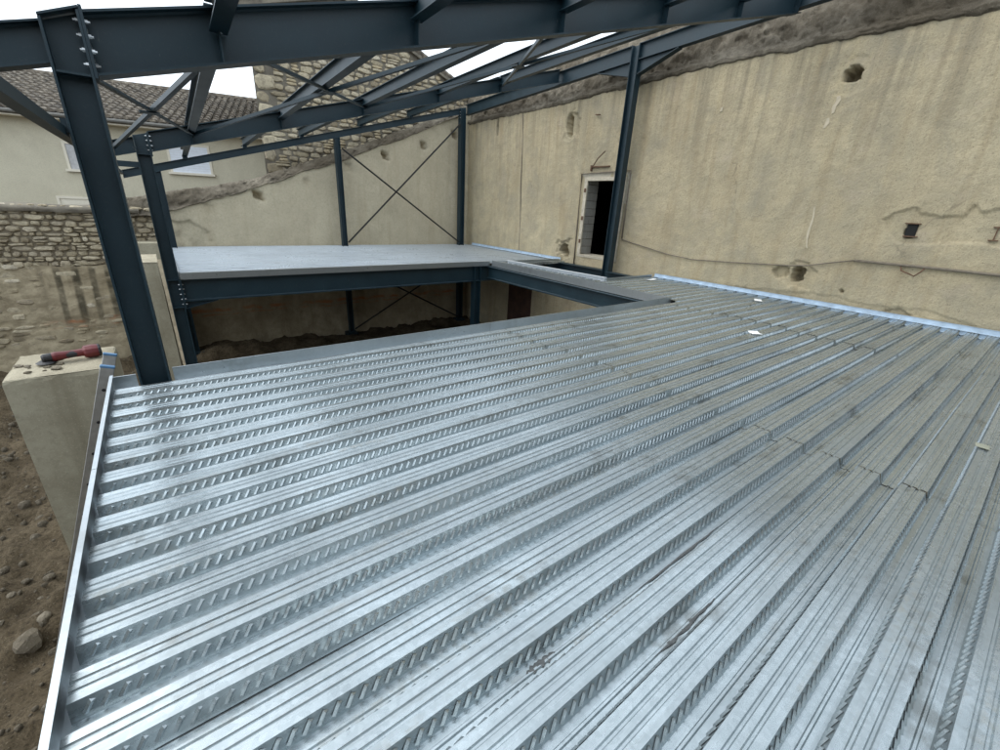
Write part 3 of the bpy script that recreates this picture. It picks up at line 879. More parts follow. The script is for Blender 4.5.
def build_cream_house():
    A, B = Vector((-8.0, 21.75, 0)), Vector((6.0, 18.25, 0))
    d = (B - A).normalized(); n = Vector((-d.y, d.x, 0))      # n points away from the site
    Lw = (B - A).length
    ez = 3.30
    t = thing('cream_house', 'cream rendered house with a low tiled roof behind the boundary wall', 'house', (float(A.x), float(A.y), GZ))
    P = lambda s, o, z: A + d * s + n * o + Vector((0, 0, z))
    def blk(b, s0, s1, o0, o1, z0, z1):
        c = [P(s0, o0, z0), P(s1, o0, z0), P(s1, o1, z0), P(s0, o1, z0), P(s0, o0, z1), P(s1, o0, z1), P(s1, o1, z1), P(s0, o1, z1)]
        return b.add(c, [(0, 3, 2, 1), (4, 5, 6, 7), (0, 1, 5, 4), (1, 2, 6, 5), (2, 3, 7, 6), (3, 0, 4, 7)])
    blk(MB(), 0, Lw, 0, 9, GZ, ez).build('wall', 'cream_render', t)
    # roof plate, rises to a ridge parallel to the front
    rise, run = 1.75, 4.9
    r = MB()
    hipL = 2.6
    v = [P(-.35, -.45, ez), P(Lw + .3, -.45, ez), P(Lw + .3, run, ez + rise), P(hipL + 1.0, run, ez + rise), P(Lw + .3, 2 * run + .4, ez), P(-.35, 2 * run + .4, ez)]
    v2 = [p - Vector((0, 0, .12)) for p in v]
    r.add(v + v2, [(0, 1, 2, 3), (3, 2, 4, 5), (0, 3, 5), (6, 7, 1, 0), (7, 8, 2, 1), (10, 4, 2, 8), (11, 5, 4, 10), (6, 0, 5, 11), (6, 11, 10, 7), (7, 10, 8)])
    rf = r.build('roof', 'clay_tile', t)
    b = MB()
    sp, cl = 0.225, 0.36
    sl = math.hypot(rise, run + .45)
    k = int((run + .45) / (cl * (run + .45) / sl)) + 1
    rr = random.Random(4)
    for i in range(int((Lw + .4) / sp)):
        s = -.25 + i * sp
        for j in range(k):
            o0 = -.5 + j * cl * (run + .45) / sl
            o1 = o0 + cl * 1.15 * (run + .45) / sl
            zf = lambda o: ez + (o + .45) / (run + .45) * rise
            lim = (s + .35) / (hipL + 1.35) * (run + .45) - .45
            if o1 > run + .2 or o0 > lim:
                continue
            js = rr.uniform(-.012, .012); jz = rr.uniform(0, .015)
            ring = []
            for (o, rad, dz) in ((o0, .105, .035), (o1, .082, .0)):
                for q in range(6):
                    a = math.pi * q / 5
                    ring.append(P(s + js + math.cos(a) * rad, o, zf(o) + math.sin(a) * rad * .85 + dz + jz))
            fs = [(q, q + 1, 7 + q, 6 + q) for q in range(5)] + [(5, 4, 3, 2, 1, 0)]
            b.add(ring, fs)
    me = bpy.data.meshes.new('tiles'); me.from_pydata(b.v, [], b.f); me.update()
    o = link('roof_tiles', me, 'clay_tile', t); tag(o, kind='stuff')
    MB().tube([P(hipL + .9, run, ez + rise + .04), P(Lw + .3, run, ez + rise + .04)], .12, 8).build('ridge', 'clay_tile', t)
    blk(MB(), -.3, Lw + .25, -.42, .02, ez - .16, ez - .121).build('soffit', 'pvc_cream', t)
    MB().tube([P(-.3, -.50, ez - .05), P(Lw + .3, -.50, ez - .05)], .055, 8).build('gutter', 'old_zinc', t)
    # windows: frame, shutter or pane, sill
    def window(s0, s1, z0, z1, fill):
        f = MB()
        w = .07
        blk(f, s0 - w, s0, -.03, .03, z0, z1); blk(f, s1, s1 + w, -.03, .03, z0, z1); blk(f, s0 - w, s1 + w, -.03, .03, z1, z1 + w)
        fo = f.build('window', 'pvc_cream', t)
        if fill == 'shutter_white':
            z = z0
            while z < z1 - 1e-3:
                blk(MB(), s0, s1, -.024, .02, z + .002, min(z + .075, z1) - .002).build('slat', fill, fo)
                z += .075
        else:
            blk(MB(), s0, s1, -.005, .02, z0, z1).build('pane', fill, fo)
        blk(MB(), s0 - .12, s1 + .12, -.10, .02, z0 - .07, z0).build('sill', 'pvc_cream', fo)
    sx = lambda x: (x - A.x) / d.x
    window(sx(.86), sx(1.92), 1.92, 2.74, 'shutter_white')
    window(sx(-1.75), sx(-1.47), 1.80, 2.52, 'grey_label')
    window(sx(-2.25), sx(-1.2), -.6, 0.92, 'pvc_cream')
build_cream_house()

# ------------------------------------------------------------------ steel frame
sf = thing('steel_structure', 'dark navy steel structure of bolted columns, sloping rafters, purlins and roof bracing', 'steelwork', (0.0, 4.13, GZ))
PAINT = 'navy_paint'
BOLT = None
def bolt_mesh():
    b = MB()
    b.tube([(-.008, 0, 0), (.006, 0, 0)], .0125, 6)
    b.tube([(.006, 0, 0), (.016, 0, 0)], .007, 6)
    return b.mesh('bolt')
BOLT = bolt_mesh()
def bolt(parent, loc, flip=False):
    o = link('bolt', BOLT, 'zinc', parent, loc=loc)
    o.rotation_euler = (random.uniform(0, 1), 0, math.pi if flip else 0)
    return o
def column_x(x, y, w, b, z0, ztl, ztr, name='column', tw=.010, tf=.014):
    """H column, web in the X-Z plane; top cut from ztl (left) to ztr (right)"""
    m_ = MB()
    B, T, W = b / 2, tw / 2, w / 2
    sec = [(-W, -B), (-W + tf, -B), (-W + tf, -T), (W - tf, -T), (W - tf, -B), (W, -B), (W, B), (W - tf, B), (W - tf, T), (-W + tf, T), (-W + tf, B), (-W, B)]
    n = len(sec)
    zt = lambda u: ztl + (ztr - ztl) * (u + W) / w
    vs = [(x + u, y + v, z0) for u, v in sec] + [(x + u, y + v, zt(u)) for u, v in sec]
    m_.add(vs, [(i, (i + 1) % n, n + (i + 1) % n, n + i) for i in range(n)] + [tuple(range(n)), tuple(range(n, 2 * n))])
    return m_.build(name, PAINT, sf, bevel=0.0015)
def column_y(x, y, w, b, z0, z1, tw=.010, tf=.014):
    m_ = MB()
    B, T, W = b / 2, tw / 2, w / 2
    sec = [(-W, -B), (-W + tf, -B), (-W + tf, -T), (W - tf, -T), (W - tf, -B), (W, -B), (W, B), (W - tf, B), (W - tf, T), (-W + tf, T), (-W + tf, B), (-W, B)]
    m_.sweep(sec, (x, y, z0), (x, y, z1), (0, 1, 0), (1, 0, 0))
    return m_.build('column', PAINT, sf, bevel=0.0015)
def baseplate(c, x, y, s=.17):
    MB().box(x - s, x + s, y - s, y + s, GZ - .25, GZ + .06).build('base_plate', PAINT, c)

SL = 0.283
r1b = lambda x: 2.035 + 0.281 * x
r1t = lambda x: r1b(x) + .335
r2b = lambda x: 1.862 + 0.2865 * x
r2t = lambda x: r2b(x) + .29
r3b = lambda x: 1.655 + 0.286 * x
r3t = lambda x: r3b(x) + .175
Y1, Y2, Y3, Y0 = 4.13, 9.60, 14.0, -1.4
C1X, C2X = -.217, .08

def haunch_bolts(parent, x, y, zs, off=.0):
    for z in zs:
        for sx in (-1, 1):
            bolt(parent, (x + sx * .026, y, z), sx < 0)

# columns on the open side
c1 = column_x(C1X, Y1, .19, .19, GZ, 2.255, 2.335)
baseplate(c1, C1X, Y1)
MB().box(C1X - .078, C1X + .078, Y1 - .09, Y1 - .006, 1.992, 2.004).build('stiffener', PAINT, c1)
MB().add([(C1X - .095, Y1 - .097, 2.262), (C1X + .095, Y1 - .097, 2.342), (C1X + .095, Y1 + .097, 2.342), (C1X - .095, Y1 + .097, 2.262),
          (C1X - .095, Y1 - .097, 2.274), (C1X + .095, Y1 - .097, 2.354), (C1X + .095, Y1 + .097, 2.354), (C1X - .095, Y1 + .097, 2.274)],
         [(0, 3, 2, 1), (4, 5, 6, 7), (0, 1, 5, 4), (1, 2, 6, 5), (2, 3, 7, 6), (3, 0, 4, 7)]).build('cap_plate', PAINT, c1)
ep = MB().box(C1X + .096, C1X + .112, Y1 - .093, Y1 + .093, 1.99, 2.36).build('end_plate', PAINT, c1)
for z in (2.06, 2.135, 2.21, 2.285):
    for yy in (Y1 - .06, Y1 + .06):
        bolt(c1, (C1X + .096 - .023, yy, z), True)
        bolt(c1, (C1X + .120, yy, z))
c2 = column_x(C2X, Y2, .19, .19, GZ, 2.13, 2.185)
baseplate(c2, C2X, Y2)
MB().box(C2X + .096, C2X + .112, Y2 - .09, Y2 + .09, 1.85, 2.20).build('end_plate', PAINT, c2)
for z in (1.93, 2.00, 2.07, 2.135):
    for yy in (Y2 - .06, Y2 + .06):
        bolt(c2, (C2X + .073, yy, z), True)
        bolt(c2, (C2X + .120, yy, z))
MB().box(C2X - .078, C2X + .078, Y2 - .09, Y2 - .006, 1.862, 1.874).build('stiffener', PAINT, c2)
MB().box(C2X + .096, C2X + .114, Y2 - .10, Y2 + .10, -.64, -.105).build('end_plate', PAINT, c2)
for z in (-.56, -.47, -.38, -.29, -.21):
    for yy in (Y2 - .065, Y2 + .065):
        bolt(c2, (C2X + .073, yy, z), True)
        bolt(c2, (C2X + .122, yy, z))
for z in (-.13, -.62):
    MB().box(C2X - .078, C2X + .078, Y2 - .09, Y2 - .006, z, z + .012).build('stiffener', PAINT, c2)
c3l = column_x(.29, Y3, .15, .15, GZ, r3b(.215), r3b(.365))
baseplate(c3l, .29, Y3)
c3m = column_x(4.63, Y3 - .02, .15, .16, GZ, r3b(4.555), r3b(4.705))
baseplate(c3m, 4.63, Y3)
c3c = column_x(8.90, Y3, .19, .19, GZ, 4.36, 4.40)
baseplate(c3c, 8.90, Y3)
for z in (4.08, 4.16, 4.24):
    bolt(c3c, (8.79, Y3 - .06, z), True)
    bolt(c3c, (8.79, Y3 + .06, z), True)
cr = column_y(9.12, 7.25, .20, .18, GZ, 4.80)
baseplate(cr, 9.12, 7.25)
cu = column_x(6.62, Y2, .19, .19, GZ, -.12, -.12)      # ground-floor column at the corner of the opening
baseplate(cu, 6.62, Y2)
for (x, y) in ((-.217, -1.4), (4.6, Y1), (4.6, -1.4), (9.1, 2.4), (9.12, -2.0), (6.95, Y1)):
    q = column_x(x, y, .19, .19, GZ, -.12, -.12) if not (y == -1.4 and x < 0) else column_x(x, y, .19, .19, GZ, 2.25, 2.33)
    baseplate(q, x, y)

# rafters
def rafter(y, x0, x1, fb, h, b, tw, tf):
    return MB().sweep(isec(h, b, tw, tf), (x0, y, fb(x0)), (x1, y, fb(x1)), (0, 1, 0), (0, 0, 1)).build('rafter', PAINT, sf)
PX1 = [.60, 2.12, 3.83, 5.58, 7.32]
PX2 = [.77, 2.19, 3.75, 5.47, 7.15]
def purx(i, y):
    return PX1[i] + (PX2[i] - PX1[i]) * (y - Y1) / (Y2 - Y1)
ra1 = rafter(Y1, C1X + .113, 9.16, r1b, .335, .17, .009, .014)
ra1o = rafter(Y1, -1.5, C1X - .096, lambda x: 2.13 + .30 * x, .215, .13, .008, .011)
ra2 = rafter(Y2, C2X + .113, 9.05, r2b, .29, .15, .008, .013)
ra2o = rafter(Y2, -.42, C2X - .096, lambda x: r2b(x) + .03, .22, .12, .008, .011)
ra3 = rafter(Y3, -.36, 8.79, r3b, .175, .10, .007, .010)
ra0 = rafter(Y0, C1X + .113, 9.16, r1b, .335, .17, .009, .014)
ra0o = rafter(Y0, -1.5, C1X - .096, lambda x: 2.13 + .30 * x, .215, .13, .008, .011)
for i in range(5):
    for (y, rr, fb, h, b) in ((Y1, ra1, r1b, .335, .17), (Y2, ra2, r2b, .29, .15)):
        x = purx(i, y)
        for s in (-1, 1):
            yy0, yy1 = (y - b / 2, y - .006) if s < 0 else (y + .006, y + b / 2)
            zb, zt = fb(x) + .015, fb(x) + h - .016
            MB().box(x - .005, x + .005, yy0, yy1, zb, zt).build('stiffener', PAINT, rr)
            if s < 0 and y == Y1:
                for dz in (.09, .15):
                    bolt(rr, (x + .014, y - .055, zt - dz + .03))
MB().box(9.03, 9.05, Y1 - .085, Y1 + .085, r1b(9.03), r1t(9.03)).build('end_plate', PAINT, ra1)

# purlins between and past the rafters
pbf = lambda x, y: 2.222 + 0.283 * x - (y - Y1) * .0345
def purlin(i, ya, yb, on_top=False):
    xa, xb = purx(i, ya), purx(i, yb)
    o = MB().sweep(isec(.175, .11, .007, .010), (xa, ya, pbf(xa, ya)), (xb, yb, pbf(xb, yb)), (1, 0, 0), (0, 0, 1)).build('purlin', PAINT, sf)
    return o
for i in range(5):
    purlin(i, Y0 + .03, Y1 - .03)
    purlin(i, Y1 + .02, Y2 - .02)
    p = purlin(i, Y2 + .02, YB - .08)
    x = purx(i, Y3)
    MB().box(x - .05, x + .05, Y3 - .045, Y3 + .045, r3t(x - .05) - .008, pbf(x, Y3) + .005).build('cleat', PAINT, p)

# eave tie on the open side
eb = MB().sweep([(0, 0), (.06, 0), (.06, .055), (.053, .055), (.053, .007), (.007, .007), (.007, .055), (0, .055)], (-.325, Y0, 1.66), (-.335, Y3 + .05, 1.63), (-1, 0, 0), (0, 0, 1)).build('eave_beam', PAINT, sf)
for (x, y, w) in ((C1X, Y1, .095), (C2X, Y2, .095)):
    MB().box(-.345, x - w + .001, y - .05, y + .05, 1.667, 1.75).build('bracket', PAINT, eb)

# beam along the rendered wall with haunches at its column
wb = lambda y: 4.655 - (y - 4.1) * .0465
def wallbeam(ya, yb):
    return MB().sweep(isec(.30, .15, .008, .013), (9.12, ya, wb(ya)), (9.12, yb, wb(yb)), (1, 0, 0), (0, 0, 1)).build('wall_beam', PAINT, sf)
wa = wallbeam(-2.0, 7.145)
wc = wallbeam(7.355, Y3 + .05)
for (yc, s, parent) in ((7.145, -1, wa), (7.355, 1, wc)):
    b = MB()
    y_far = yc + s * .95
    h = .27
    a0, a1 = (yc, wb(yc) - .004), (y_far, wb(y_far) - .004)
    b.add([(9.115, a0[0], a0[1]), (9.115, a1[0], a1[1]), (9.115, yc, a0[1] - h), (9.125, a0[0], a0[1]), (9.125, a1[0], a1[1]), (9.125, yc, a0[1] - h)],
          [(0, 1, 2), (5, 4, 3), (0, 3, 4, 1), (1, 4, 5, 2), (2, 5, 3, 0)])
    b.sweep([(-.075, -.006), (.075, -.006), (.075, .006), (-.075, .006)], (9.12, yc, a0[1] - h), (9.12, y_far, a1[1] - .008), (1, 0, 0), (0, 0, 1))
    b.build('haunch', PAINT, parent)
    MB().box(9.03, 9.21, min(yc, yc - s * .012), max(yc, yc - s * .012), wb(yc) - .30, wb(yc) + .30).build('end_plate', PAINT, parent)
# horizontal slab beams
def slab_beam(p0, p1, h, b, name='floor_beam'):
    p0, p1 = Vector(p0), Vector(p1)
    dd = (p1 - p0).normalized()
    side = Vector((-dd.y, dd.x, 0))
    return MB().sweep(isec(h, b, .008, .014), p0, p1, side, (0, 0, 1)).build(name, PAINT, sf)
fb2 = slab_beam((C2X + .115, Y2, -.515), (9.25, Y2, -.515), .39, .17)
slab_beam((6.98, Y1 + .1, -.44), (6.98, Y2 - .09, -.44), .31, .15)
slab_beam((-.10, Y1, -.49), (9.25, Y1, -.49), .36, .16)
slab_beam((-.217, Y0, -.49), (-.217, Y1 - .1, -.49), .36, .16)
slab_beam((4.6, Y0, -.49), (4.6, Y1 - .1, -.49), .36, .16)
slab_beam((4.6, Y2 + .1, -.49), (4.6, Y3 - .1, -.49), .30, .15)
slab_beam((.29, Y2 + .1, -.49), (.29, Y3 - .1, -.49), .30, .15)
slab_beam((.40, Y3, -.45), (8.8, Y3, -.45), .30, .14)
slab_beam((9.12, Y0, -.49), (9.12, 7.1, -.49), .36, .14)
slab_beam((9.16, 7.36, -.30), (9.16, 9.5, -.30), .27, .26)
slab_beam((8.99, 6.1, -.30), (8.99, 7.12, -.30), .27, .20)
# haunch plate under the slab beam at the near corner
MB().add([(C2X + .115, Y2 - .006, -.52), (C2X + .62, Y2 - .006, -.52), (C2X + .115, Y2 - .006, -.64), (C2X + .115, Y2 + .006, -.52), (C2X + .62, Y2 + .006, -.52), (C2X + .115, Y2 + .006, -.64)],
         [(0, 1, 2), (5, 4, 3), (0, 3, 4, 1), (1, 4, 5, 2), (2, 5, 3, 0)]).sweep([(-.08, -.006), (.08, -.006), (.08, .006), (-.08, .006)], (C2X + .115, Y2, -.64), (C2X + .62, Y2, -.522), (0, 1, 0), (0, 0, 1)).build('haunch', PAINT, fb2)

# bracing
def angle(p0, p1, s=.044, parent=None, name='brace'):
    p0, p1 = Vector(p0), Vector(p1)
    d_ = (p1 - p0).normalized()
    a = d_.cross(Vector((0, 0, 1))).normalized()
    b_ = a.cross(d_)
    t_ = .006
    return MB().sweep([(0, 0), (s, 0), (s, t_), (t_, t_), (t_, s), (0, s)], p0, p1, a, b_).build(name, PAINT, parent or sf)
bz = lambda x, y: pbf(x, y) - .035
def roof_cross(xa1, xb1, xa2, xb2):
    y0, y1 = Y1 + .06, Y2 - .06
    a_ = angle((xa1, y0, bz(xa1, y0)), (xb2, y1, bz(xb2, y1)))
    angle((xb1, y0, bz(xb1, y0) - .008), (xa2, y1, bz(xa2, y1) - .008))
    f = (xb1 - xa1) / ((xb1 - xa1) + (xb2 - xa2))
    xm, ym = xa1 + (xb2 - xa1) * f, y0 + (y1 - y0) * f
    MB().box(xm - .09, xm + .09, ym - .09, ym + .09, bz(xm, ym) - .014, bz(xm, ym) - .002).build('gusset', PAINT, a_)
roof_cross(-.33, .62, -.30, .77)
roof_cross(PX1[0], PX1[2], PX2[0], PX2[2])
roof_cross(PX1[2], PX1[4], PX2[2], PX2[4])
def wall_cross(x0, x1, z00, z01, z10, z11, y):
    b_ = MB().tube([(x0, y, z00), (x1, y, z11)], .026, 8).build('brace_rod', 'primer_dark', sf)
    MB().tube([(x0, y - .03, z01), (x1, y - .03, z10)], .026, 8).build('brace_rod', 'primer_dark', sf)
wall_cross(4.74, 8.78, .10, 2.72, .10, 3.88, Y3 - .06)
wall_cross(4.74, 8.78, -2.7, -.55, -2.7, -.55, Y3 - .06)

# ------------------------------------------------------------------ decking
PITCH, DEP = 0.207, 0.060
RUN = 0.019
LIP0 = 1.3241
PROF = [(0, 0), (.029, 0), (.033, -.006), (.040, -.006), (.044, 0), (.062, 0), (.066, -.006), (.073, -.006), (.077, 0), (.106, 0), (.106 + RUN, -DEP), (.148, -DEP), (.152, -DEP + .006), (.159, -DEP + .006), (.163, -DEP), (.207 - RUN, -DEP)]
def deck_sheet(parent, x0, x1, k0, n, zoff=0.0, emboss=True, seed=0, mat='galvanised'):
    r = np.random.default_rng(seed)
    nx = max(2, int((x1 - x0) / .35) + 1)
    xs = np.linspace(x0, x1, nx)
    prof = []
    jits = []
    for k in range(n):
        j = r.uniform(-.0022, .0022)
        jits.append(j)
        y = LIP0 + (k0 + k) * PITCH
        for (u, w) in PROF:
            prof.append((y + u + (j if w > -.03 else 0), w))
    prof = [(LIP0 + k0 * PITCH - RUN, -DEP)] + prof
    prof = prof + [(LIP0 + (k0 + n) * PITCH - RUN + .014, -DEP - .0025)]      # side lap under the next sheet
    prof = np.array(prof)
    m_ = len(prof)
    ph = r.uniform(0, 6)
    wav = 0.0035 * np.sin(xs * 1.9 + ph) + 0.002 * np.sin(xs * 4.3 + ph * 2)
    V = np.zeros((nx, m_, 3))
    V[..., 0] = xs[:, None]
    V[..., 1] = prof[None, :, 0]
    V[..., 2] = prof[None, :, 1] + zoff + wav[:, None] * 0.6
    ridx = np.minimum(np.maximum((np.arange(m_) - 1) // len(PROF), 0), n - 1)
    hr = r.uniform(-.0012, .0012, (n,))
    V[..., 2] += hr[ridx][None, :]
    V[..., 1] += 0.003 * np.sin(xs * 1.1 + ph)[:, None] * (prof[:, 1] > -.03)[None, :]
    idx = np.arange(nx * m_).reshape(nx, m_)
    q = np.stack([idx[:-1, :-1], idx[1:, :-1], idx[1:, 1:], idx[:-1, 1:]], -1).reshape(-1, 4)
    verts = V.reshape(-1, 3).tolist()
    faces = q.tolist()
    if emboss:
        pit = .041
        for k in range(n):
            y = LIP0 + (k0 + k) * PITCH + jits[k]
            for side in (0, 1):
                ex = np.arange(x0 + .03, x1 - .05, pit)
                zc = zoff + np.interp(ex, xs, wav) * .6 + hr[k]
                yw = 0.003 * np.sin(ex * 1.1 + ph)
                for x, zo, yo in zip(ex, zc, yw):
                    if side == 0:
                        o0 = Vector((x, y + yo - RUN * .80, zo - DEP * .80)); o1 = Vector((x + .024, y + yo - RUN * .22, zo - DEP * .22))
                        nn_ = Vector((0, -.953, .302))
                    else:
                        o0 = Vector((x, y + yo + .106 + RUN * .80, zo - DEP * .80)); o1 = Vector((x + .024, y + yo + .106 + RUN * .22, zo - DEP * .22))
                        nn_ = Vector((0, .953, .302))
                    wv = Vector((.0070, 0, -.0046))
                    b0 = len(verts)
                    verts += [tuple(o0 - wv + nn_ * .0006), tuple(o0 + wv + nn_ * .0006), tuple(o1 + wv + nn_ * .0006), tuple(o1 - wv + nn_ * .0006),
                              tuple(o0 + (o1 - o0) * .10 + nn_ * .0075), tuple(o0 + (o1 - o0) * .88 + nn_ * .0080)]
                    faces += [(b0, b0 + 1, b0 + 4), (b0 + 1, b0 + 2, b0 + 5, b0 + 4), (b0 + 2, b0 + 3, b0 + 5), (b0 + 3, b0, b0 + 4, b0 + 5)]
    me = bpy.data.meshes.new('deck_sheet')
    me.from_pydata(verts, [], faces)
    me.update()
    return link('deck_sheet', me, mat, parent)

dk = thing('steel_deck', 'ribbed galvanised floor deck with embossed ribs reaching from the open edge to the beige wall', 'decking', (4.0, 2.0, -.06))
EDGE_X = -.455
WALL_X = 9.30
rj = np.random.default_rng(12)
k = -16
sd_ = 1
while k < 13:
    n = min(5, 13 - k)
    j1, j2 = 3.20 + rj.uniform(-.06, .06), 6.74 + rj.uniform(-.10, .10)
    deck_sheet(dk, EDGE_X + .004, j1, k, n, 0.0, True, sd_)
    deck_sheet(dk, j1 + .005, j2, k, n, -.0015, True, sd_ + 1)
    deck_sheet(dk, j2 + .005, WALL_X, k, n, 0.0005, k > -8, sd_ + 2)
    sd_ += 3
    k += n
# side strip along the wall, round the slot by the doorway
for (k, n, xa, xb) in ((13, 5, 7.02, WALL_X), (18, 5, 7.02, WALL_X), (23, 5, 7.02, 7.47), (28, 5, 7.02, 7.40), (33, 4, 7.02, 7.34), (37, 2, 7.02, WALL_X)):
    deck_sheet(dk, xa, xb, k, n, 0.0, k < 23, sd_)
    sd_ += 1

TR = 'galvanised_trim'
def zed(p0, p1, inward, ztop, zbot, lip=.022, t_=.003, foot=.06, name='edge_trim', parent=None, mat=TR):
    """folded edge form: foot on the beam, upright, small lip on top; inward = horizontal unit vector to the slab"""
    p0, p1, iv = Vector(p0), Vector(p1), Vector(inward)
    b = MB()
    sec = [(0, zbot), (foot, zbot), (foot, zbot + t_), (t_, zbot + t_), (t_, ztop - t_), (lip, ztop - t_), (lip, ztop), (0, ztop)]
    b.sweep(sec, p0, p1, iv, (0, 0, 1))
    return b.build(name, mat, parent or dk)
ycut = [-2.0, 0.55, 2.62, 4.075]
for a, b in zip(ycut[:-1], ycut[1:]):
    zed((EDGE_X - .018, a + .002, 0), (EDGE_X - .018, b - .002, 0), (1, 0, 0), .058, -.066, lip=.020)
for a, b in ((-.10, 3.05), (3.05, 7.01)):
    zed((a + .002, 4.085, 0), (b - .002, 4.085, 0), (0, -1, 0), .052, -.064, lip=.010, foot=.08)
zed((EDGE_X - .015, 4.085, 0), (-.325, 4.085, 0), (0, -1, 0), .040, -.064, lip=.010, foot=.06)
zed((7.0, 4.09, 0), (7.0, 6.9, 0), (1, 0, 0), .035, -.115, lip=.03)
zed((7.0, 6.903, 0), (7.0, 9.42, 0), (1, 0, 0), .035, -.115, lip=.03)
zed((7.60, 6.02, 0), (7.32, 9.15, 0), (-1, 0, 0), .066, -.064, lip=.085, foot=.085, mat='trim_white')
zed((7.57, 6.04, 0), (WALL_X, 6.04, 0), (0, -1, 0), .045, -.064, lip=.02, foot=.05)
zed((7.30, 9.17, 0), (WALL_X, 9.17, 0), (0, 1, 0), .045, -.064, lip=.02, foot=.05)
# film-covered angle along the wall
for a, b in ((-2.0, 1.4), (1.403, 3.6), (3.603, 6.0), (9.2, 13.9)):
    o = zed((WALL_X + .055, a, 0), (WALL_X + .055, b, 0), (-1, 0, 0), .075, .004, lip=.012, foot=.085, name='wall_angle', mat='blue_film')
    tag(o, 'pale blue film covered edge angle along the wall')
# film tongues in the rib valleys at the wall, and the closers behind them
for kk in range(-16, 22):
    y = LIP0 + kk * PITCH
    if y > 5.8: continue
    MB().box(WALL_X + .002, WALL_X + .006, y + .116, y + .197, -.075, .004).build('closer', 'blue_film', dk)
    L = .07 + .09 * rj.random()
    MB().add([(WALL_X, y + .113, -DEP + .008), (WALL_X, y + .200, -DEP + .008), (WALL_X - L * .6, y + .190, -DEP + .0075), (WALL_X - L, y + .158, -DEP + .0075), (WALL_X - L * .5, y + .122, -DEP + .0075),
              (WALL_X, y + .113, -DEP + .0095), (WALL_X, y + .200, -DEP + .0095), (WALL_X - L * .6, y + .190, -DEP + .009), (WALL_X - L, y + .158, -DEP + .009), (WALL_X - L * .5, y + .122, -DEP + .009)],
             [(0, 1, 2, 3, 4), (9, 8, 7, 6, 5)] + [(i, (i + 1) % 5, 5 + (i + 1) % 5, 5 + i) for i in range(5)]).build('film_tab', 'blue_film', dk)

bd = thing('steel_deck', 'pale galvanised deck beyond the floor opening, below the crossed wall rods', 'decking', (4.5, 11.8, -.06))
kb0 = int(round((9.52 - LIP0) / PITCH))
for i, (n) in enumerate((5, 5, 5, 5, 3)):
    ks = kb0 + sum((5, 5, 5, 5, 3)[:i])
    jx = 4.65 + rj.uniform(-.1, .1)
    deck_sheet(bd, .20, jx, ks, n, -.012, False, 70 + i, 'galvanised_pale')
    deck_sheet(bd, jx + .005, WALL_X, ks, n, -.012, False, 80 + i, 'galvanised_pale')
for a, b in ((.19, 3.5), (3.5, 6.99)):
    zed((a + .001, 9.50, 0), (b - .001, 9.50, 0), (0, 1, 0), .0, -.118, lip=.06, foot=.06, parent=bd)
zed((.175, 9.5, 0), (.175, 14.2, 0), (1, 0, 0), .012, -.118, lip=.03, foot=.06, parent=bd)

# loose bits on the deck
def scrap(name, mat, x, y, z, w, l, rz, label, cat, curl=.012, group=None):
    b = MB()
    n = 5
    top = [(-w / 2 + w * i / n, curl * (1 if i in (0, n) else .25 * math.sin(i * 2.1))) for i in range(n + 1)]
    vs = []
    for yy in (-l / 2, l / 2):
        for (xx, zz) in top: vs.append((xx, yy, abs(zz) + .003))
        for (xx, zz) in top: vs.append((xx, yy, abs(zz)))
    N = 2 * (n + 1)
    fs = []
    for i in range(n):
        fs += [(i, i + 1, N + i + 1, N + i), (n + 1 + i + 1, n + 1 + i, N + n + 1 + i, N + n + 2 + i), (i, n + 1 + i, n + 2 + i, i + 1), (N + i + 1, N + n + 2 + i, N + n + 1 + i, N + i)]
    fs += [(0, N, N + n + 1, n + 1), (n, n + 1 + n, N + n + 1 + n, N + n)]
    b.add(vs, fs)
    o = b.build(name, mat)
    o.location = (x, y, z)
    o.rotation_euler = (0, 0, rz)
    return tag(o, label, cat, group)
scrap('paper_scrap', 'paper_white', 8.58, 3.28, .003, .22, .12, .5, 'small white paper scrap on the deck close to the blue wall angle', 'scrap')
scrap('paper_scrap', 'paper_white', 5.98, 2.21, .003, .16, .13, .9, 'larger white paper scrap lying across a rib in mid deck', 'scrap')
scrap('white_offcut', 'paper_white', 8.75, 5.68, .003, .34, .09, .1, 'pale trim offcut lying at the wall end of the deck near the slot', 'offcut')
scrap('yellow_scrap', 'yellow_tape', 4.26, -.03, .0035, .085, .07, .1, 'dull yellowish tape scrap stuck across a rib', 'scrap', .002)
def valley_y(y):           # centre of the nearest rib valley
    kk = round((y - LIP0 - .156) / PITCH)
    return LIP0 + kk * PITCH + .156
def strip(x0, x1, y, mat, label, w=.030):
    b = MB()
    n = 14
    r = np.random.default_rng(int(abs(x0) * 1000))
    vs = []
    for i in range(n + 1):
        x = x0 + (x1 - x0) * i / n
        tp = min(1.0, .25 + 4 * min(i, n - i) / n)
        a, c = r.uniform(.3, 1) * w / 2 * tp, r.uniform(.3, 1) * w / 2 * tp
        h = r.uniform(.0012, .003)
        vs += [(x, y - a, 0), (x, y - a * .5, h), (x, y + c * .5, h), (x, y + c, 0)]
    fs = []
    for i in range(n):
        for j in range(3):
            fs.append((4 * i + j, 4 * i + j + 1, 4 * i + 5 + j, 4 * i + 4 + j))
    fs += [(0, 1, 2, 3), (4 * n + 3, 4 * n + 2, 4 * n + 1, 4 * n)]
    b.add([(p[0], p[1], p[2] - DEP + .0065) for p in vs], fs)
    return tag(b.build('dark_strip', mat), label, 'strip', None)
yv = LIP0 - 3 * PITCH - .062
strip(.70, .83, yv + .014, 'dark_strip', 'shortest of three dark debris strips, lying in a rib valley', .034)
yv2 = LIP0 - 4 * PITCH - .055
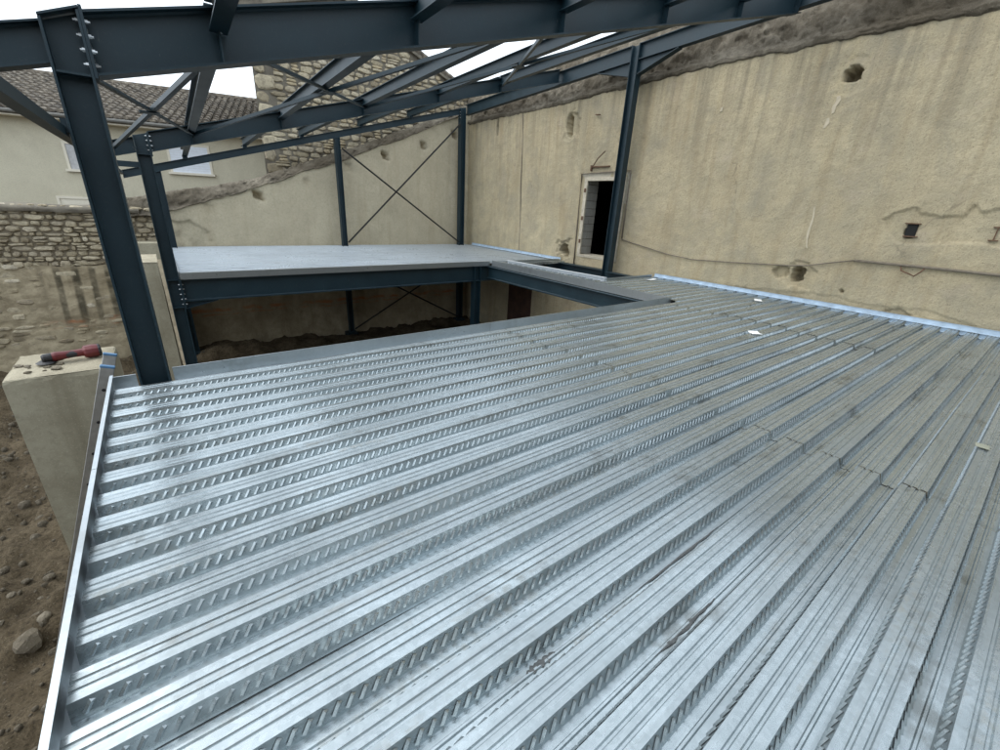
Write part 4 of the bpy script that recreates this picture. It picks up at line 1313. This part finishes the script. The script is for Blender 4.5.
strip(1.10, 1.52, yv2, 'dark_strip', 'long broken dark debris strip along a rib valley, the widest of three', .026)
yv3 = LIP0 - 3 * PITCH - .055
strip(1.30, 1.95, yv3, 'dark_strip', 'thin dark debris line along a rib valley, the narrowest of three', .016)

# curled metal shavings left in the valleys
for (x, y, lab) in ((1.22, -.05, 'curled bright metal shaving in a rib valley near the open foreground'),
                    (1.02, .02, 'larger hooked metal shaving lying in a rib valley beside an embossed web'),
                    (1.18, -.27, 'small metal shaving close to a rib foot on clean deck')):
    y = LIP0 + round((y - LIP0 - .18) / PITCH) * PITCH + .182
    pts = [(x + .014 * math.cos(a) * (1 + a * .06), y + .014 * math.sin(a), -DEP + .004 + .003 * a) for a in np.linspace(0, 4.4, 12)]
    tag(MB().tube(pts, .0016, 5).build('metal_shaving', 'zinc'), lab, 'shaving')

# ------------------------------------------------------------------ concrete pier, tool, ladder
PT = -.08
pier = thing('concrete_pier', 'square cast concrete pier carrying the red tool beside the deck edge', 'pier', (-.84, 5.05, GZ))
def pier_mesh():
    x0, x1, y0, y1 = -1.165, -.515, 4.70, 5.40
    nz = 40
    b = MB()
    r = np.random.default_rng(9)
    # chipped rim
    n = 10
    def ring(z, chip):
        pts = []
        for (ax, ay, bx, by) in ((x0, y0, x1, y0), (x1, y0, x1, y1), (x1, y1, x0, y1), (x0, y1, x0, y0)):
            for i in range(n):
                t_ = i / n
                cx, cy = (x0 + x1) / 2, (y0 + y1) / 2
                px_, py_ = ax + (bx - ax) * t_, ay + (by - ay) * t_
                k_ = 1 - chip * r.random()
                pts.append((cx + (px_ - cx) * k_, cy + (py_ - cy) * k_, z + r.uniform(-.004, .004) * (chip > 0)))
        return pts
    rings = [ring(GZ - .3, 0), ring(-1.6, .004), ring(-.75, .004), ring(PT - .03, .004), ring(PT, .03)]
    N = 4 * n
    for rg in rings: b.v += rg
    for a in range(len(rings) - 1):
        for i in range(N):
            b.f.append((a * N + i, a * N + (i + 1) % N, (a + 1) * N + (i + 1) % N, (a + 1) * N + i))
    b.f.append(tuple(range(len(rings) * N - N, len(rings) * N)))
    return b.build('shaft', 'cast_concrete', pier)
pier_mesh()
xx, yy = np.meshgrid(np.linspace(-1.15, -.53, 34), np.linspace(4.715, 5.385, 34))
ed = np.minimum(np.minimum(xx + 1.15, -.53 - xx), np.minimum(yy - 4.715, 5.385 - yy))
zz = PT + .004 + .010 * np.clip(ed / .04, 0, 1) * (1 + fbm(xx * 14, yy * 14, 401, 3))
o = link('mortar_top', grid_mesh('mortar_top', np.stack([xx, yy, zz], -1)), 'gritty_top', pier)
r_ = np.random.default_rng(31)
for i in range(16):
    x, y = r_.uniform(-1.12, -.85), r_.uniform(4.80, 5.33)
    s = r_.uniform(.012, .034)
    o = link('mortar_chip', ROCKS[i % 6], 'gritty_top' if i % 3 else 'field_rock', loc=(x, y, PT + .014 + s * .25))
    o.scale = (s * 1.4, s, s * .5); o.rotation_euler = (0, 0, r_.uniform(0, 6))
    tag(o, 'small mortar chip lying on top of the concrete pier', 'mortar chip', 'mortar chips on the pier')

gz = PT + .018
gr = thing('cordless_grinder', 'red and black cordless angle grinder lying on top of the concrete pier', 'power tool', (-.78, 5.02, gz))
ax0, ax1 = Vector((-.93, 5.00, gz + .055)), Vector((-.60, 5.05, gz + .060))
ga = (ax1 - ax0).normalized()
gs = ga.cross(Vector((0, 0, 1))).normalized()
def lathe(ts, rs, name, mat, sq=1.0, n=12, bev=0):
    b = MB()
    for t_, r2 in zip(ts, rs):
        c = ax0 + ga * t_
        for j in range(n):
            a = 2 * math.pi * j / n
            b.v.append(tuple(c + gs * math.cos(a) * r2 + Vector((0, 0, 1)) * math.sin(a) * r2 * sq))
    for i in range(len(ts) - 1):
        for j in range(n):
            b.f.append((i * n + j, i * n + (j + 1) % n, (i + 1) * n + (j + 1) % n, (i + 1) * n + j))
    b.f += [tuple(range(n)), tuple(range((len(ts) - 1) * n, len(ts) * n))]
    return b.build(name, mat, gr, smooth=False, bevel=.003)
lathe([.03, .05, .10, .16, .22, .235], [.034, .040, .036, .032, .034, .038], 'body', 'red_plastic')
lathe([-.035, -.02, .02, .032], [.022, .034, .036, .034], 'gear_head', 'black_plastic')
bt = lathe([.228, .240, .285, .325, .335], [.048, .064, .066, .062, .050], 'battery', 'red_plastic', .86, 10)
lathe([.326, .336, .346], [.064, .064, .052], 'battery_end', 'black_plastic', .86, 10)
MB().tube([ax0 + ga * .3465, ax0 + ga * .3475], .036, 10).build('label_face', 'grey_label', gr)
lathe([.10, .13, .17, .19], [.0345, .0355, .0345, .033], 'grip', 'black_plastic', .9)
b = MB()
c0 = ax0 + ga * -.01 + gs * -.005 + Vector((0, 0, -.046))
b.tube([c0, c0 + Vector((0, 0, .005))], .062, 20)
b.build('disc', 'dark_strip', gr)
b = MB()
b.tube([c0 + Vector((0, 0, .006)), c0 + Vector((0, 0, .020))], [.068, .045], 16)
b.build('guard', 'black_plastic', gr)

ld = thing('ladder', 'aluminium ladder with blue end caps leaning on the open edge of the deck', 'ladder', (-1.35, 4.4, GZ))
T0, T1 = Vector((-.485, 4.225, .085)), Vector((-1.475, 4.225, GZ - .02))
ldir = (T1 - T0).normalized()
lnr = Vector((ldir.z, 0, -ldir.x))
WID = .33
for yo in (0, WID):
    st = MB().sweep([(-.042, -.0135), (.042, -.0135), (.042, .0135), (-.042, .0135)], T0 + Vector((0, yo, 0)), T1 + Vector((0, yo, 0)), lnr, (0, 1, 0)).build('stile', 'aluminium', ld, bevel=.004)
    MB().sweep([(-.044, -.0155), (.044, -.0155), (.044, .0155), (-.044, .0155)], T0 + Vector((0, yo, 0)) - ldir * .008, T0 + Vector((0, yo, 0)) + ldir * .012, lnr, (0, 1, 0)).build('end_cap', 'blue_plastic', ld, bevel=.005)
for i in range(11):
    c = T0 + ldir * (.19 + i * .27)
    if c.z < GZ: break
    MB().tube([c + Vector((0, .012, 0)), c + Vector((0, WID - .012, 0))], .014, 8).build('rung', 'aluminium', ld)
    MB().tube([c + Vector((0, -.0145, 0)), c + Vector((0, -.0125, 0))], .013, 8).build('rung_end', 'black_plastic', ld)

# second, thinner concrete wall end beyond the opening's corner and low block at the boundary wall
p2 = thing('concrete_wall', 'narrow pale concrete wall end standing left of the floor opening', 'wall', (-.22, 12.3, GZ))
MB().box(-.37, -.095, 11.75, 13.2, GZ - .3, -.105).build('wall_body', 'cast_concrete', p2, bevel=.01)
MB().box(-.378, -.087, 11.742, 13.2, -.105, -.075).build('wall_cap', 'gritty_top', p2, bevel=.008)
pb_ = MB().box(-.43, .02, 13.85, 14.45, GZ - .3, .12).build('concrete_block', 'cast_concrete', bevel=.015, origin=(-.2, 14.1, GZ))
tag(pb_, 'low concrete block built against the boundary wall behind the columns', 'block')
pk = MB().sweep([(-.03, -.018), (.03, -.018), (.03, .018), (-.03, .018)], (-.02, 10.6, GZ), (-.06, 11.3, .02), (1, 0, 0), (0, 1, 0)).build('timber_prop', 'timber', origin=(-.02, 10.6, GZ))
tag(pk, 'slim timber prop standing between the concrete wall end and the column', 'prop')
